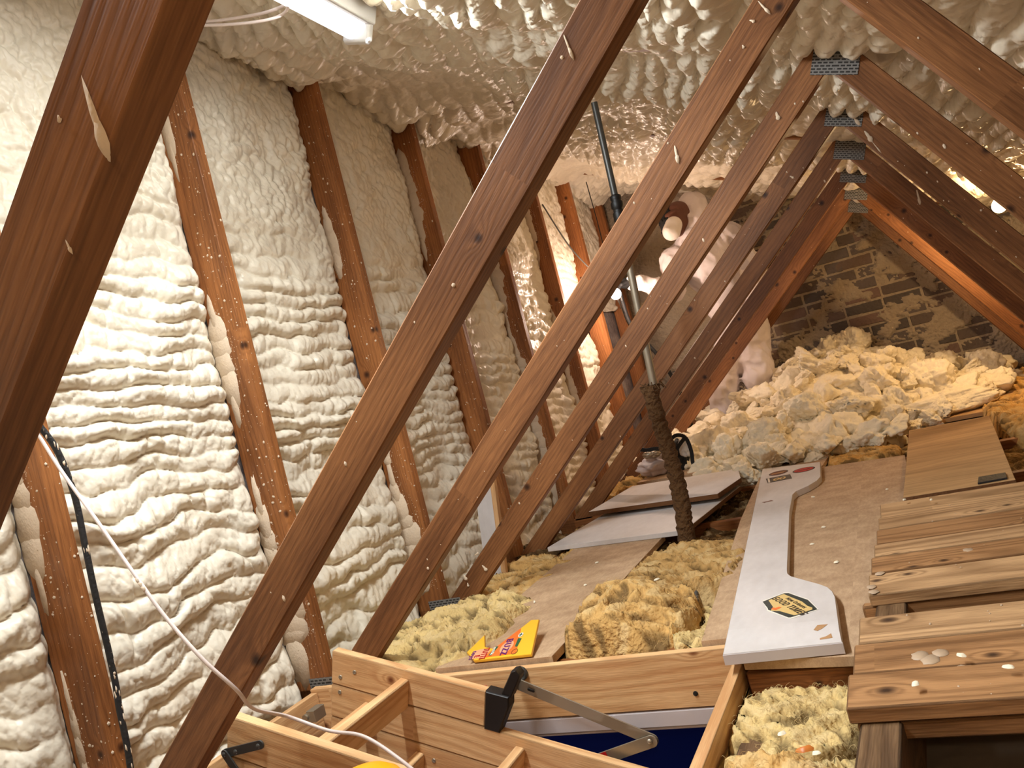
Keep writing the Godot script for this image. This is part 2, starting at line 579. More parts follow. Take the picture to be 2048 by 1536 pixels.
func lamps() -> void:
	# fluorescent batten under the roof slope, running along the loft
	var x := 0.47
	var d1 := 1.72
	var d0 := 0.22
	var y := 1.625
	var t := thing("batten_light", "white fluorescent batten light with glowing diffuser fixed under the foamed roof", "light", P(x, y, (d0 + d1) / 2))
	var tilt := Basis(Vector3(0, 0, 1), -atan(SLOPE))
	var b := MB.new()
	box(b, P(x, y + 0.025, (d0 + d1) / 2) + tilt * Vector3(0.012, 0, 0), Vector3(0.05, 0.025, (d1 - d0) / 2), tilt, 0.006)
	obj("body", b, M.white, t)
	for d in [d0 + 0.012, d1 - 0.012]:
		b = MB.new()
		box(b, P(x, y - 0.018, d), Vector3(0.041, 0.029, 0.012), tilt, 0.008)
		obj("end_cap", b, M.white, t)
	b = MB.new()
	var prof := []
	for k in 13:
		var a := PI * k / 12.0
		prof.append(V(0.037 * cos(a), -0.038 * sin(a)))
	slab(b, prof, -(d1 - d0) / 2 + 0.025, (d1 - d0) / 2 - 0.025, 0.002, Transform3D(tilt, P(x, y, (d0 + d1) / 2)))
	obj("diffuser_tube", b, glowing("tube_glow", Color(0.97, 0.98, 1.0), 1.3), t)
	for s in [[0.0, 0.62], [-1.0, 0.02], [1.0, 3.1]]:
		var l := AreaLight3D.new()
		l.name = numbered("batten_glow", self)
		l.area_size = Vector2(0.06, d1 - d0 - 0.06)
		l.light_color = Color(0.96, 0.985, 1.0)
		l.light_energy = 1.0 * s[1]
		l.area_range = 12
		l.area_attenuation = 2
		l.shadow_enabled = true
		var down := (tilt * Vector3(s[0], -1.0 if s[0] == 0 else -0.8, 0)).normalized()
		var zz := Vector3(0, 0, 1)
		l.transform = Transform3D(zz.cross(-down), zz, -down, P(x, y, (d0 + d1) / 2) + down * 0.055)
		l.transform.basis = Basis(zz.cross(-down).normalized(), zz, -down)
		add_child(l, true)
	bulb("bare warm bulb glowing between the right hand legs of the trusses", P(2.03, 0.932, 4.2), Color(1.0, 0.83, 0.60), 0.32, P(2.03, 1.1, 4.2))
	bulb("bare white bulb glowing behind the second diagonal near the left wall", P(0.19, 1.07, 4.3), Color(1.0, 0.88, 0.80), 0.33, P(0.19, 1.72, 4.3))
	bulb("bare bulb hanging in the stairwell below the hatch", P(0.05, -0.95, 0.7), Color(1.0, 0.93, 0.9), 0.10, P(0.05, -0.12, 0.7))
	bulb("bare bulb on a flex behind the camera", P(1.70, 1.00, -0.62), Color(1.0, 0.86, 0.70), 0.28, P(1.70, 1.18, -0.62))

func bulb(label: String, at: Vector3, c: Color, e: float, top: Vector3) -> void:
	var t := thing("light_bulb", label, "light bulb", at)
	var b := MB.new()
	var prof := []
	for k in 15:
		var a := PI * k / 14.0
		prof.append(V(0.031 * sin(a) * (1.0 if a < 1.9 else 1.0 - 0.3 * (a - 1.9)), -0.031 * cos(a) * (1.0 if a < 1.6 else 1.25)))
	lathe(b, prof, at, Vector3.UP, 20)
	obj("bulb_glass", b, glowing("bulb_glow", c, 14.0), t)
	b = MB.new()
	lathe(b, [V(0.0, 0.034), V(0.015, 0.034), V(0.017, 0.06), V(0.012, 0.075), V(0.004, 0.085)], at, Vector3.UP, 16)
	obj("lampholder", b, M.black, t)
	b = MB.new()
	tube(b, [at + Vector3(0, 0.08, 0), at.lerp(top, 0.6) + Vector3(0.004, 0.05, 0), top], 0.003, 6)
	obj("flex", b, M.black, t)
	omni("bulb_lamp", at, c, e, 0.028)

# ------------------------------------------------------------------ foam
func bubble(d: float) -> float:
	return sqrt(maxf(0.0, 1.0 - minf(d * d * 1.75, 0.97)))

func h_wall(u: float, v: float) -> float:
	# sprayed in level passes: rounded rolls with sharp creases, each a string of small lobes
	var w1 := nz.get_noise_2d(u * 3.2, v * 3.2)
	var w2 := nz.get_noise_2d(u * 9.0 + 50.0, v * 9.0)
	var up := smoothstep(1.10, 1.45, v + 0.15 * w1)
	var b := (v + 0.026 * w1 + 0.013 * w2 + u * 0.03) / 0.050 + 0.7 * sin(v * 5.0 + u * 1.3)
	var bi := floorf(b)
	var f := b - bi
	var x := 2.0 * f - 1.0
	var prof := pow(maxf(1.0 - x * x, 0.0), 0.62)
	var gain := clampf(0.85 + 0.9 * nz.get_noise_2d(u * 2.6, bi * 7.3), 0.2, 1.6)
	var d1 := cell.get_noise_2d(u / 0.028 + bi * 5.3 + 0.5 * w2, f * 0.5 + bi * 9.1) + 1.0
	var d2 := cell.get_noise_2d(u / 0.013 + w2, v / 0.017 + w1 * 2.0) + 1.0
	var lg := clampf(0.8 + 1.1 * nz.get_noise_2d(u * 4.0 + 17.0, v * 5.0), 0.1, 1.6)
	var h := prof * (0.0105 * gain + 0.0125 * bubble(d1) * lg) + 0.0040 * bubble(d2)
	if up > 0.0:
		var d3 := cell.get_noise_2d(u / 0.040 + w2 * 1.2, v / 0.046 + w1 * 2.0) + 1.0
		var d4 := cell.get_noise_2d(u / 0.017 + w1 * 3.0, v / 0.026 + 9.0 + w2) + 1.0
		h = lerpf(h, 0.014 * bubble(d3) + 0.010 * bubble(d4), up)
	return h + 0.016 * w1 + 0.005 * w2 + 0.004

func h_ceil(u: float, v: float) -> float:
	# u along the slope, v along the loft; hanging strings of lobes
	var w1 := nz.get_noise_2d(u * 2.6 + 31.0, v * 2.6)
	var w2 := nz.get_noise_2d(u * 8.0, v * 8.0 + 77.0)
	var lump := clampf(0.95 + 0.9 * nz.get_noise_2d(u * 1.3 + 8.0, v * 1.1) + 0.18 * (2.2 - v), 0.25, 1.35)
	var b := (u + 0.035 * w1 + 0.012 * w2 + 0.10 * v) / 0.062
	var bi := floorf(b)
	var f := b - bi
	var x := 2.0 * f - 1.0
	var prof := pow(maxf(1.0 - x * x, 0.0), 0.6)
	var d1 := cell.get_noise_2d(v / 0.046 + bi * 5.3 + 0.6 * w2, f * 0.75 + bi * 7.7) + 1.0
	var d3 := cell.get_noise_2d(u / 0.034 + w2 * 1.5, v / 0.030 + w1 * 2.0) + 1.0
	var d2 := cell.get_noise_2d(u / 0.015 + w1 * 2.0, v / 0.013 + w2 * 1.5) + 1.0
	return lump * (prof * (0.016 + 0.024 * bubble(d1)) + 0.014 * bubble(d3)) + 0.0055 * bubble(d2) + 0.022 * w1 + 0.010 * w2 - 0.004

func wall_patch(d0: float, d1: float, y0: float, y1: float, step: float) -> MB:
	var nu := int((d1 - d0) / step) + 2
	var nv := int((y1 - y0) / step) + 2
	var pts := PackedVector3Array()
	pts.resize(nu * nv)
	for b in nv:
		var y := y0 + (y1 - y0) * b / (nv - 1)
		for a in nu:
			var d := d0 + (d1 - d0) * a / (nu - 1)
			var e := minf(d - d0, d1 - d) / 0.022
			var h := h_wall(d, y) * (1.0 - 0.5 * exp(-e * e)) - 0.018 * exp(-e * e * 2.0)
			pts[b * nu + a] = Vector3(-0.098 + h, y, -d)
	# du runs to -z, dv to +y: du x dv = (-z) x (+y) = +x
	return field(nu, nv, pts)

func ceil_patch(s0: float, s1: float, d0: float, d1: float, step: float) -> MB:
	var cs := 1.0 / sqrt(1.0 + SLOPE * SLOPE)
	var dirx := Vector3(cs, -SLOPE * cs, 0)
	var nrm := Vector3(-SLOPE * cs, -cs, 0)
	var nu := int((s1 - s0) / step) + 2
	var nv := int((d1 - d0) / step) + 2
	var pts := PackedVector3Array()
	pts.resize(nu * nv)
	var org := Vector3(0, YU + 0.020, 0)
	for b in nv:
		var d := d0 + (d1 - d0) * b / (nv - 1)
		var e := minf(d - d0, d1 - d) / 0.02
		var ef := exp(-e * e)
		var far := smoothstep(0.25, 0.02, d1 - d)
		for a in nu:
			var s := s0 + (s1 - s0) * a / (nu - 1)
			var h := h_ceil(s, d)
			h += 0.018 * far
			var lip := exp(-s * s / 0.012)
			h += lip * (0.06 + 0.5 * maxf(h, 0.0))
			h = h * (1.0 - 0.25 * ef)
			pts[b * nu + a] = org + dirx * s + nrm * h + Vector3(0, 0, -d)
	# du down the slope (+x), dv into the depth (-z): +x x -z = +y, so swap by reversing rows
	var out := PackedVector3Array()
	out.resize(nu * nv)
	for b in nv:
		for a in nu:
			out[b * nu + a] = pts[(nv - 1 - b) * nu + a]
	return field(nu, nv, out)

func shell() -> void:
	var b := MB.new()
	# left wall: board behind the studs
	box(b, P(-0.145, 0.9, 2.0), Vector3(0.03, 1.25, 3.65), Basis(), 0.005)
	var wl := struct("wall_left", b, M.bare)
	var steps := [0.0045, 0.004, 0.005, 0.006, 0.007, 0.008, 0.008, 0.009, 0.02]
	for k in range(-1, 8):
		var d0 := zk(k) + TH + 0.002 if k >= 0 else -1.6
		var d1 := zk(k + 1) - 0.002
		if k == 7: continue # the last bay is still bare
		var st: float = steps[k] if k >= 0 else 0.03
		obj("foam_panel", wall_patch(d0, d1, -0.04, 1.9, st), M.foam, wl)
	obj("foam_panel", wall_patch(zk(7) + TH + 0.002, zk(8) - 0.002, 1.05, 1.9, 0.012), M.foam, wl)
	# ceiling: roof deck above the top chords, foam in every bay
	b = MB.new()
	var cs := 1.0 / sqrt(1.0 + SLOPE * SLOPE)
	var tilt := Basis(Vector3(cs, -SLOPE * cs, 0), Vector3(SLOPE * cs, cs, 0), Vector3(0, 0, 1))
	box(b, P(1.55, YU + 0.14 - SLOPE * 1.55, 2.0), Vector3(2.0, 0.02, 3.65), tilt, 0.004)
	var ce := struct("ceiling", b, M.chip)
	var cst := [0.03, 0.006, 0.0055, 0.0065, 0.008, 0.009, 0.009, 0.01]
	for k in range(-1, 8):
		var d0 := zk(k) + TH - 0.010 if k >= 0 else -1.6
		var d1 := zk(k + 1) + 0.018
		var st: float = cst[k] if k >= 0 else 0.04
		obj("foam_panel", ceil_patch(-0.09, 2.7, d0, d1, st), M.foam, ce)
		obj("foam_panel", ceil_patch(2.7, 3.6, d0, d1, 0.04), M.foam, ce)
	# floor: the plasterboard ceiling of the room below, with the hatch cut out
	b = MB.new()
	for q in [[-0.2, 3.4, 1.565, 5.6], [-0.2, 3.4, -1.7, 0.93], [-0.2, -0.02, 0.93, 1.565], [1.062, 3.4, 0.93, 1.565]]:
		box(b, P((q[0] + q[1]) / 2, -0.075, (q[2] + q[3]) / 2), Vector3((q[1] - q[0]) / 2, 0.02, (q[3] - q[2]) / 2), Basis(), 0.001)
	struct("floor", b, M.plaster)
	b = MB.new()
	box(b, P(3.27, 0.3, 2.0), Vector3(0.03, 0.6, 3.65), Basis(), 0.004)
	struct("wall_right", b, M.plaster)
	b = MB.new()
	box(b, P(1.55, 0.95, -1.63), Vector3(1.75, 1.1, 0.03), Basis(), 0.004)
	struct("wall_front", b, M.plaster)
	gable()
	room_below()

func gable() -> void:
	var zg := 5.42
	var b := MB.new()
	box(b, P(1.55, 0.95, zg + 0.09), Vector3(1.75, 1.1, 0.06), Basis(), 0.004)
	var w := struct("wall_back", b, M.plaster)
	# bed of mortar: sunk in the joints, smeared proud of the bricks in ragged patches
	var step := 0.009
	var x0 := -0.10
	var x1 := 2.75
	var y0 := -0.05
	var y1 := 1.95
	var nu := int((x1 - x0) / step) + 1
	var nv := int((y1 - y0) / step) + 1
	var pts := PackedVector3Array()
	pts.resize(nu * nv)
	for bb in nv:
		var y := y0 + bb * step
		for a in nu:
			var x := x0 + a * step
			var n1 := nz.get_noise_2d(x * 3.1 + 11.0, y * 4.6 + 3.0)
			var n2 := nz.get_noise_2d(x * 11.0, y * 16.0 + 60.0)
			var n3 := nz.get_noise_2d(x * 38.0, y * 45.0)
			var m := n1 + 0.55 * n2 + 0.25 * n3 + 0.9 * smoothstep(0.55, 0.2, x) + 0.7 * smoothstep(0.85, 0.5, x) * smoothstep(0.45, 0.7, y) + 0.35 * smoothstep(1.55, 1.9, x)
			var h := -0.004 + 0.0025 * n3 + 0.013 * smoothstep(0.16, 0.32, m) + 0.004 * maxf(n2, 0.0) * smoothstep(0.2, 0.4, m)
			pts[bb * nu + a] = P(x, y, zg - h)
	obj("mortar", field(nu, nv, pts), M.mortar, w)
	var variants := []
	for q in 4:
		var mb := MB.new()
		box(mb, Vector3.ZERO, Vector3(0.105 if q < 3 else 0.05, 0.031, 0.04), Basis(), 0.004)
		for k in mb.v.size():
			var p := mb.v[k]
			mb.v[k] += Vector3(nz.get_noise_3d(p.x * 30 + q * 9, p.y * 40, p.z * 40), nz.get_noise_3d(p.x * 30, p.y * 40 + q * 5, p.z * 40 + 9), nz.get_noise_3d(p.x * 20, p.y * 20, q * 3.3)) * 0.004
		variants.append(mb.mesh())
	var r := 0
	var y := -0.01
	while y < 1.9:
		var x := -0.06 + (0.11 if r % 2 else 0.0)
		while x < 2.6:
			if y < YU + 0.05 - SLOPE * x and x > 0.12:
				var o := MeshInstance3D.new()
				o.name = numbered("brick", w)
				var head := rng.randf() < 0.08
				o.mesh = variants[3 if head else rng.randi() % 3]
				o.material_override = M.brick[rng.randi() % 5]
				w.add_child(o, true)
				var dx := 0.0
				o.position = P(x + dx, y + 0.0025 * sin(x * 3.0 + r), zg + 0.04 + rng.randf_range(-0.002, 0.002))
				x += 0.115 if head else 0.221
			else:
				x += 0.221
		y += 0.0735
		r += 1

func room_below() -> void:
	var b := MB.new()
	box(b, P(0.6, -1.3, 1.93), Vector3(1.4, 1.2, 0.03), Basis(), 0.003)
	struct("wall_landing", b, M.blue)
	b = MB.new()
	for q in [[-0.5, -1.3, 0.9, 0.03, 1.2, 1.1], [1.9, -1.3, 0.9, 0.03, 1.2, 1.1], [0.7, -1.3, -0.2, 1.25, 1.2, 0.03], [0.7, -2.5, 0.9, 1.25, 0.03, 1.1]]:
		box(b, P(q[0], q[1], q[2]), Vector3(q[3], q[4], q[5]), Basis(), 0.003)
	struct("wall_stairwell", b, M.trim)
	# faint pale bubbles printed on the blue surface
	b = MB.new()
	for q in [[0.88, -0.165, 0.022], [0.93, -0.15, 0.02], [0.905, -0.205, 0.018], [0.965, -0.175, 0.016], [0.85, -0.19, 0.012]]:
		var ring := []
		for k in 25:
			var a := TAU * k / 24.0
			ring.append(P(q[0] + q[2] * cos(a), q[1] + q[2] * sin(a), 1.899))
		tube(b, ring, 0.0014, 5)
	var m := plainm("pale_blue_print", Color(0.10, 0.22, 0.50), 0.5)
	tag(obj("bubble_print", b, m), "faint pale bubble outlines on the dark blue surface below the hatch", "print")

# ------------------------------------------------------------------ trusses
func web_frame(k: int) -> Array:
	# unit vectors of the left web and right web and their centre lines
	var a := V(-0.851, -0.733)
	var ap := V(1.481, 1.276)
	var c := V(2.715, -0.733)
	return [a, ap, c]

func trusses() -> void:
	var labels := [
		"nearest roof truss, its wide dark red diagonal crossing the left edge of the photo",
		"second roof truss, long dark red diagonal from top centre down to the ladder hatch corner",
		"third roof truss, brown grained diagonal ending behind the pale ladder's top corner",
		"fourth roof truss, its diagonals meeting under the nearest visible grey nail plate",
		"fifth roof truss, the white streaked nail plate at its apex second from the front",
		"sixth roof truss, dark diagonals meeting at the third nail plate from the front",
		"seventh roof truss, dark diagonals just in front of the orange lit pair",
		"eighth roof truss, diagonals glowing orange in the warm bulb light",
		"last roof truss standing closest to the brick gable, behind the worker"]
	var splash_wall := RandomNumberGenerator.new()
	for k in 9:
		splash_wall.seed = 100 + k
		var z := zk(k)
		var t := thing("roof_truss", labels[k], "roof truss", P(0, 0, z), "roof trusses")
		var xf := facexf(z)
		var off := V(k * 0.71, k * 0.113)
		var w := web_frame(k)
		var hw := 0.034
		# post
		var b := MB.new()
		slab(b, [V(-0.105, -0.05), V(0, -0.05), V(0, YU), V(-0.105, YU + 0.04)], 0, TH, 0.002, xf, V(0, 1), off)
		obj("post", b, M.post, t)
		# diagonals
		var ap: Vector2 = w[1]
		for s in 2:
			var foot: Vector2 = w[0] if s == 0 else w[2]
			var dir := (ap - foot).normalized()
			var nn := V(-dir.y, dir.x)
			if s: nn = -nn # towards the outside (upper) edge
			var up := foot + nn * hw
			var lo := foot - nn * hw
			var xe := ap.x
			var pu := up + dir * ((xe - up.x) / dir.x)
			var pl := lo + dir * ((xe - lo.x) / dir.x)
			# the outer edge is cut along the underside of the top chord
			var tt := (YU - up.y - SLOPE * up.x) / (dir.y + SLOPE * dir.x)
			var pc := up + dir * tt
			b = MB.new()
			if s == 0:
				var f1 := up + dir * ((0.004 - up.x) / dir.x)
				var f2 := lo + dir * ((0.03 - lo.y) / dir.y)
				var poly := [f2, pl, V(xe, YU - SLOPE * xe), pc, f1, V(0.004, 0.03)]
				if pc.x > xe: poly = [f2, pl, pu, f1, V(0.004, 0.03)]
				slab(b, poly, 0, TH, 0.0022, xf, dir, off + V(0.3, 0.05))
			else:
				var f1 := up + dir * ((0.03 - up.y) / dir.y)
				var f2 := lo + dir * ((0.03 - lo.y) / dir.y)
				slab(b, [f2, f1, pc, V(xe + 0.001, YU - SLOPE * xe), V(xe + 0.001, pl.y)], 0, TH, 0.0022, xf, dir, off + V(1.1, 0.17))
			obj("web", b, M.truss, t)
		b = MB.new()
		slab(b, [V(-0.105, YU + 0.04), V(3.25, YU - SLOPE * 3.25), V(3.25, YU - SLOPE * 3.25 + 0.1), V(-0.105, YU + 0.14)], 0, TH, 0.002, xf, V(0.927, -0.375), off)
		obj("top_chord", b, M.truss, t)
		b = MB.new()
		slab(b, [V(-0.105, -0.054), V(3.25, -0.054), V(3.25, 0.04), V(-0.105, 0.04)], 0, TH, 0.002, xf, V(1, 0), off)
		obj("bottom_chord", b, M.post, t)
		# nail plates on the face towards the camera
		for q in [[1.497, 1.247, 0.055, 0.048, -0.385], [0.0, 0.035, 0.060, 0.032, 0.0], [2.2, 0.05, 0.055, 0.036, 0.0]]:
			if q[0] == 0.0 and k >= 4: continue
			b = MB.new()
			var bs := Basis(Vector3(0, 0, 1), q[4])
			box(b, P(q[0], q[1], z - 0.0008), Vector3(q[2], q[3], 0.0012), bs, 0.0004)
			for s in b.v.size(): b.uv[s] = V((bs.inverse() * (b.v[s] - P(q[0], q[1], z))).x, (bs.inverse() * (b.v[s] - P(q[0], q[1], z))).y)
			var pl := obj("nail_plate", b, M.plate, t)
		spatter(k, t, splash_wall)

func spatter(k: int, t: Node, r: RandomNumberGenerator) -> void:
	var z := zk(k)
	var fr := Vector3(0, 0, 1) # towards the camera
	var b := MB.new()
	# ragged overspray lapping from the bay onto the post
	rng.seed = 500 + k
	var y := 0.12
	while y < 1.65 and k >= 0 and k < 8:
		var len_ := r.randf_range(0.02, 0.07)
		var reach := (0.016 + 0.05 * nz.get_noise_2d(y * 2.2, k * 9.0)) * (0.7 if y > 1.0 else 1.0)
		if reach > 0.004 and k < 7:
			dome(b, P(-0.080, y, z), fr, Vector3.UP, len_ * 1.1, reach * r.randf_range(0.75, 1.2), 0.0012, 16, 0.16)
			for q in 10: # powdery rim
				var a := r.randf_range(0.8, 1.5)
				dome(b, P(-0.080 + reach * a, y + r.randf_range(-0.6, 0.6) * len_, z), fr, Vector3.UP, 0.0012, 0.001, 0.0006, 5)
		y += len_
	obj("foam_overspray", b, M.foam_dry, t).set_meta("kind", "stuff")
	# fine specks on post and diagonals
	b = MB.new()
	var num: int = [140, 340, 400, 340, 200, 140, 80, 60, 20][k]
	for q in num:
		var rr := 0.0007 + 0.0030 * pow(r.randf(), 4.0)
		var yy := r.randf_range(0.1, 1.78)
		if r.randf() < 0.75:
			dome(b, P(-r.randf_range(0.001, 0.075), yy, z), fr, Vector3(r.randf_range(-1, 1), r.randf_range(-1, 1), 0), rr * r.randf_range(1, 1.6), rr, rr * 0.7, 5)
		else:
			dome(b, P(0, yy, z + r.randf_range(0.002, 0.033)), Vector3.RIGHT, Vector3.UP, rr * 1.2, rr, rr * 0.7, 5)
	var w := web_frame(k)
	for s in 2:
		var foot: Vector2 = w[0] if s == 0 else w[2]
		var ap: Vector2 = w[1]
		var dir := (ap - foot).normalized()
		var nn := V(-dir.y, dir.x)
		for q in ([4, 8, 14, 16, 12, 8, 6, 4, 2][k] if s == 0 else [0, 10, 34, 26, 16, 8, 6, 4, 2][k]):
			var l := r.randf_range(0.05, 1.5)
			var c := ap - dir * l + nn * r.randf_range(-0.03, 0.03)
			var rr := 0.0009 + 0.0026 * pow(r.randf(), 3.0)
			if c.y > 0.15 and c.x > 0.08:
				dome(b, P(c.x, c.y, z), fr, Vector3(0.2, -1, 0), rr * r.randf_range(1, 2.2), rr, rr * 0.7, 6)
	# larger runs of foam seen on single diagonals
	var runs := {
		0: [[1.017, 0.882, 1.023, 0.828, 0.0045], [0.966, 0.794, 0.969, 0.784, 0.0015], [0.987, 0.873, 0.988, 0.868, 0.002]],
		1: [[1.17, 1.046, 1.174, 1.012, 0.0022]],
		2: [[1.166, 1.023, 1.164, 0.985, 0.004], [1.378, 1.215, 1.391, 1.187, 0.003], [1.355, 1.191, 1.363, 1.184, 0.003], [1.332, 1.153, 1.333, 1.146, 0.003]],
		3: [[1.33, 1.166, 1.332, 1.145, 0.006], [0.169, 0.155, 0.181, 0.134, 0.006], [0.095, 0.134, 0.101, 0.116, 0.006], [0.152, 0.19, 0.168, 0.195, 0.004], [0.101, 0.108, 0.101, 0.095, 0.004]],
		4: [[1.51, 1.236, 1.527, 1.186, 0.006], [1.536, 1.166, 1.548, 1.125, 0.007], [1.548, 1.125, 1.563, 1.086, 0.002], [1.293, 1.108, 1.303, 1.097, 0.004]],
		5: [[1.673, 1.013, 1.672, 0.955, 0.005]]}
	for q in runs.get(k, []):
		var a := P(q[0], q[1], z - 0.001)
		var c := P(q[2], q[3], z - 0.001)
		dome(b, (a + c) / 2, fr, c - a, a.distance_to(c) * 0.55, q[4] * 0.6, q[4] * 0.5, 10, 0.15)
		dome(b, a.lerp(c, 0.72), fr, c - a, a.distance_to(c) * 0.26, q[4], q[4] * 0.8, 10, 0.1)
	obj("foam_specks", b, M.foam_dry, t).set_meta("kind", "stuff")

# ------------------------------------------------------------------ insulation
var strand: ArrayMesh

func wool_patch(label: String, cx: float, cd: float, lx: float, ld: float, turn: float, base: float, peak: float, tint: Color, sd: int, fibres: int, called := "insulation_wool", step := 0.006, edge := 3.0) -> void:
	# fluffy mound: half sizes lx, ld
	var nu := int(2.0 * lx / step) + 1
	var nv := int(2.0 * ld / step) + 1
	var pts := PackedVector3Array()
	var cols := PackedColorArray()
	pts.resize(nu * nv); cols.resize(nu * nv)
	var o := sd * 13.7
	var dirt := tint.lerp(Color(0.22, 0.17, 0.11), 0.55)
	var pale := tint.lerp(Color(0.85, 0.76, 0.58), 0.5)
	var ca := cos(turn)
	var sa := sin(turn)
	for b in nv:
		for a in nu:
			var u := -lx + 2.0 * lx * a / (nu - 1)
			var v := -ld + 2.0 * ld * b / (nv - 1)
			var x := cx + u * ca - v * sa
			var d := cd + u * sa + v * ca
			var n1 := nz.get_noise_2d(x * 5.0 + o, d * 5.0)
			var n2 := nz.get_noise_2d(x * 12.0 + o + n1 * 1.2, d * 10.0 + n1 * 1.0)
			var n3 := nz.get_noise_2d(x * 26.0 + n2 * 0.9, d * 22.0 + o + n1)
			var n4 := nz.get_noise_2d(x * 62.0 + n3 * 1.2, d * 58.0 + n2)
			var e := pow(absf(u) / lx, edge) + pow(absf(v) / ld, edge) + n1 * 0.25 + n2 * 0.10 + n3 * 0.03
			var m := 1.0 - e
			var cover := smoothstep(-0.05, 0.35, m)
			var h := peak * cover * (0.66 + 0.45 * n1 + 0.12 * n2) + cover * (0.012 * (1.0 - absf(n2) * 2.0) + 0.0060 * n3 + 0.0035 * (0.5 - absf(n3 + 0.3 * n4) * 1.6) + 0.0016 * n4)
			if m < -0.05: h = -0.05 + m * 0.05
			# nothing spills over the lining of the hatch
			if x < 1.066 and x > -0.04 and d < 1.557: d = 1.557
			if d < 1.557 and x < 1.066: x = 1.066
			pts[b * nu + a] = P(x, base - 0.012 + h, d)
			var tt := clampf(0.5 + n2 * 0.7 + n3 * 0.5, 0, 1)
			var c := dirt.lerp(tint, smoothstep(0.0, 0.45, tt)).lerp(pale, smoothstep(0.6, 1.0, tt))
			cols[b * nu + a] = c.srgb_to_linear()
	# du = +x, dv = -z  ->  +x x -z = +y
	var t := thing(called, label, "insulation", P(cx, base, cd))
	var mo := obj("wool", field(nu, nv, pts, cols), M.wool, t)
	if fibres > 0:
		var mm := MultiMesh.new()
		mm.transform_format = MultiMesh.TRANSFORM_3D
		mm.mesh = strand
		var r := RandomNumberGenerator.new()
		r.seed = sd
		var list := []
		for q in fibres:
			if list.size() >= fibres / 4: break
			var k := r.randi() % pts.size()
			if pts[k].y < base + 0.002: continue
			var s := r.randf_range(0.4, 1.0)
			var bs := Basis(Vector3(0, 1, 0), r.randf() * TAU) * Basis(Vector3(1, 0, 0), r.randf_range(-0.25, 0.25)) * Basis(Vector3(0, 0, 1), r.randf_range(-0.9, 0.9))
			list.append(Transform3D(bs.scaled(Vector3.ONE * s), pts[k] + Vector3(0, 0.001, 0)))
		mm.instance_count = list.size()
		for q in list.size(): mm.set_instance_transform(q, list[q])
		var mi := MultiMeshInstance3D.new()
		mi.name = "loose_fibre"
		mi.multimesh = mm
		var fm: StandardMaterial3D = M.fibre.duplicate()
		fm.albedo_color = tint.lerp(Color(0.9, 0.8, 0.6), 0.35)
		mi.material_override = fm
		t.add_child(mi, true)
		mi.position = -t.position
		mi.set_meta("kind", "stuff")

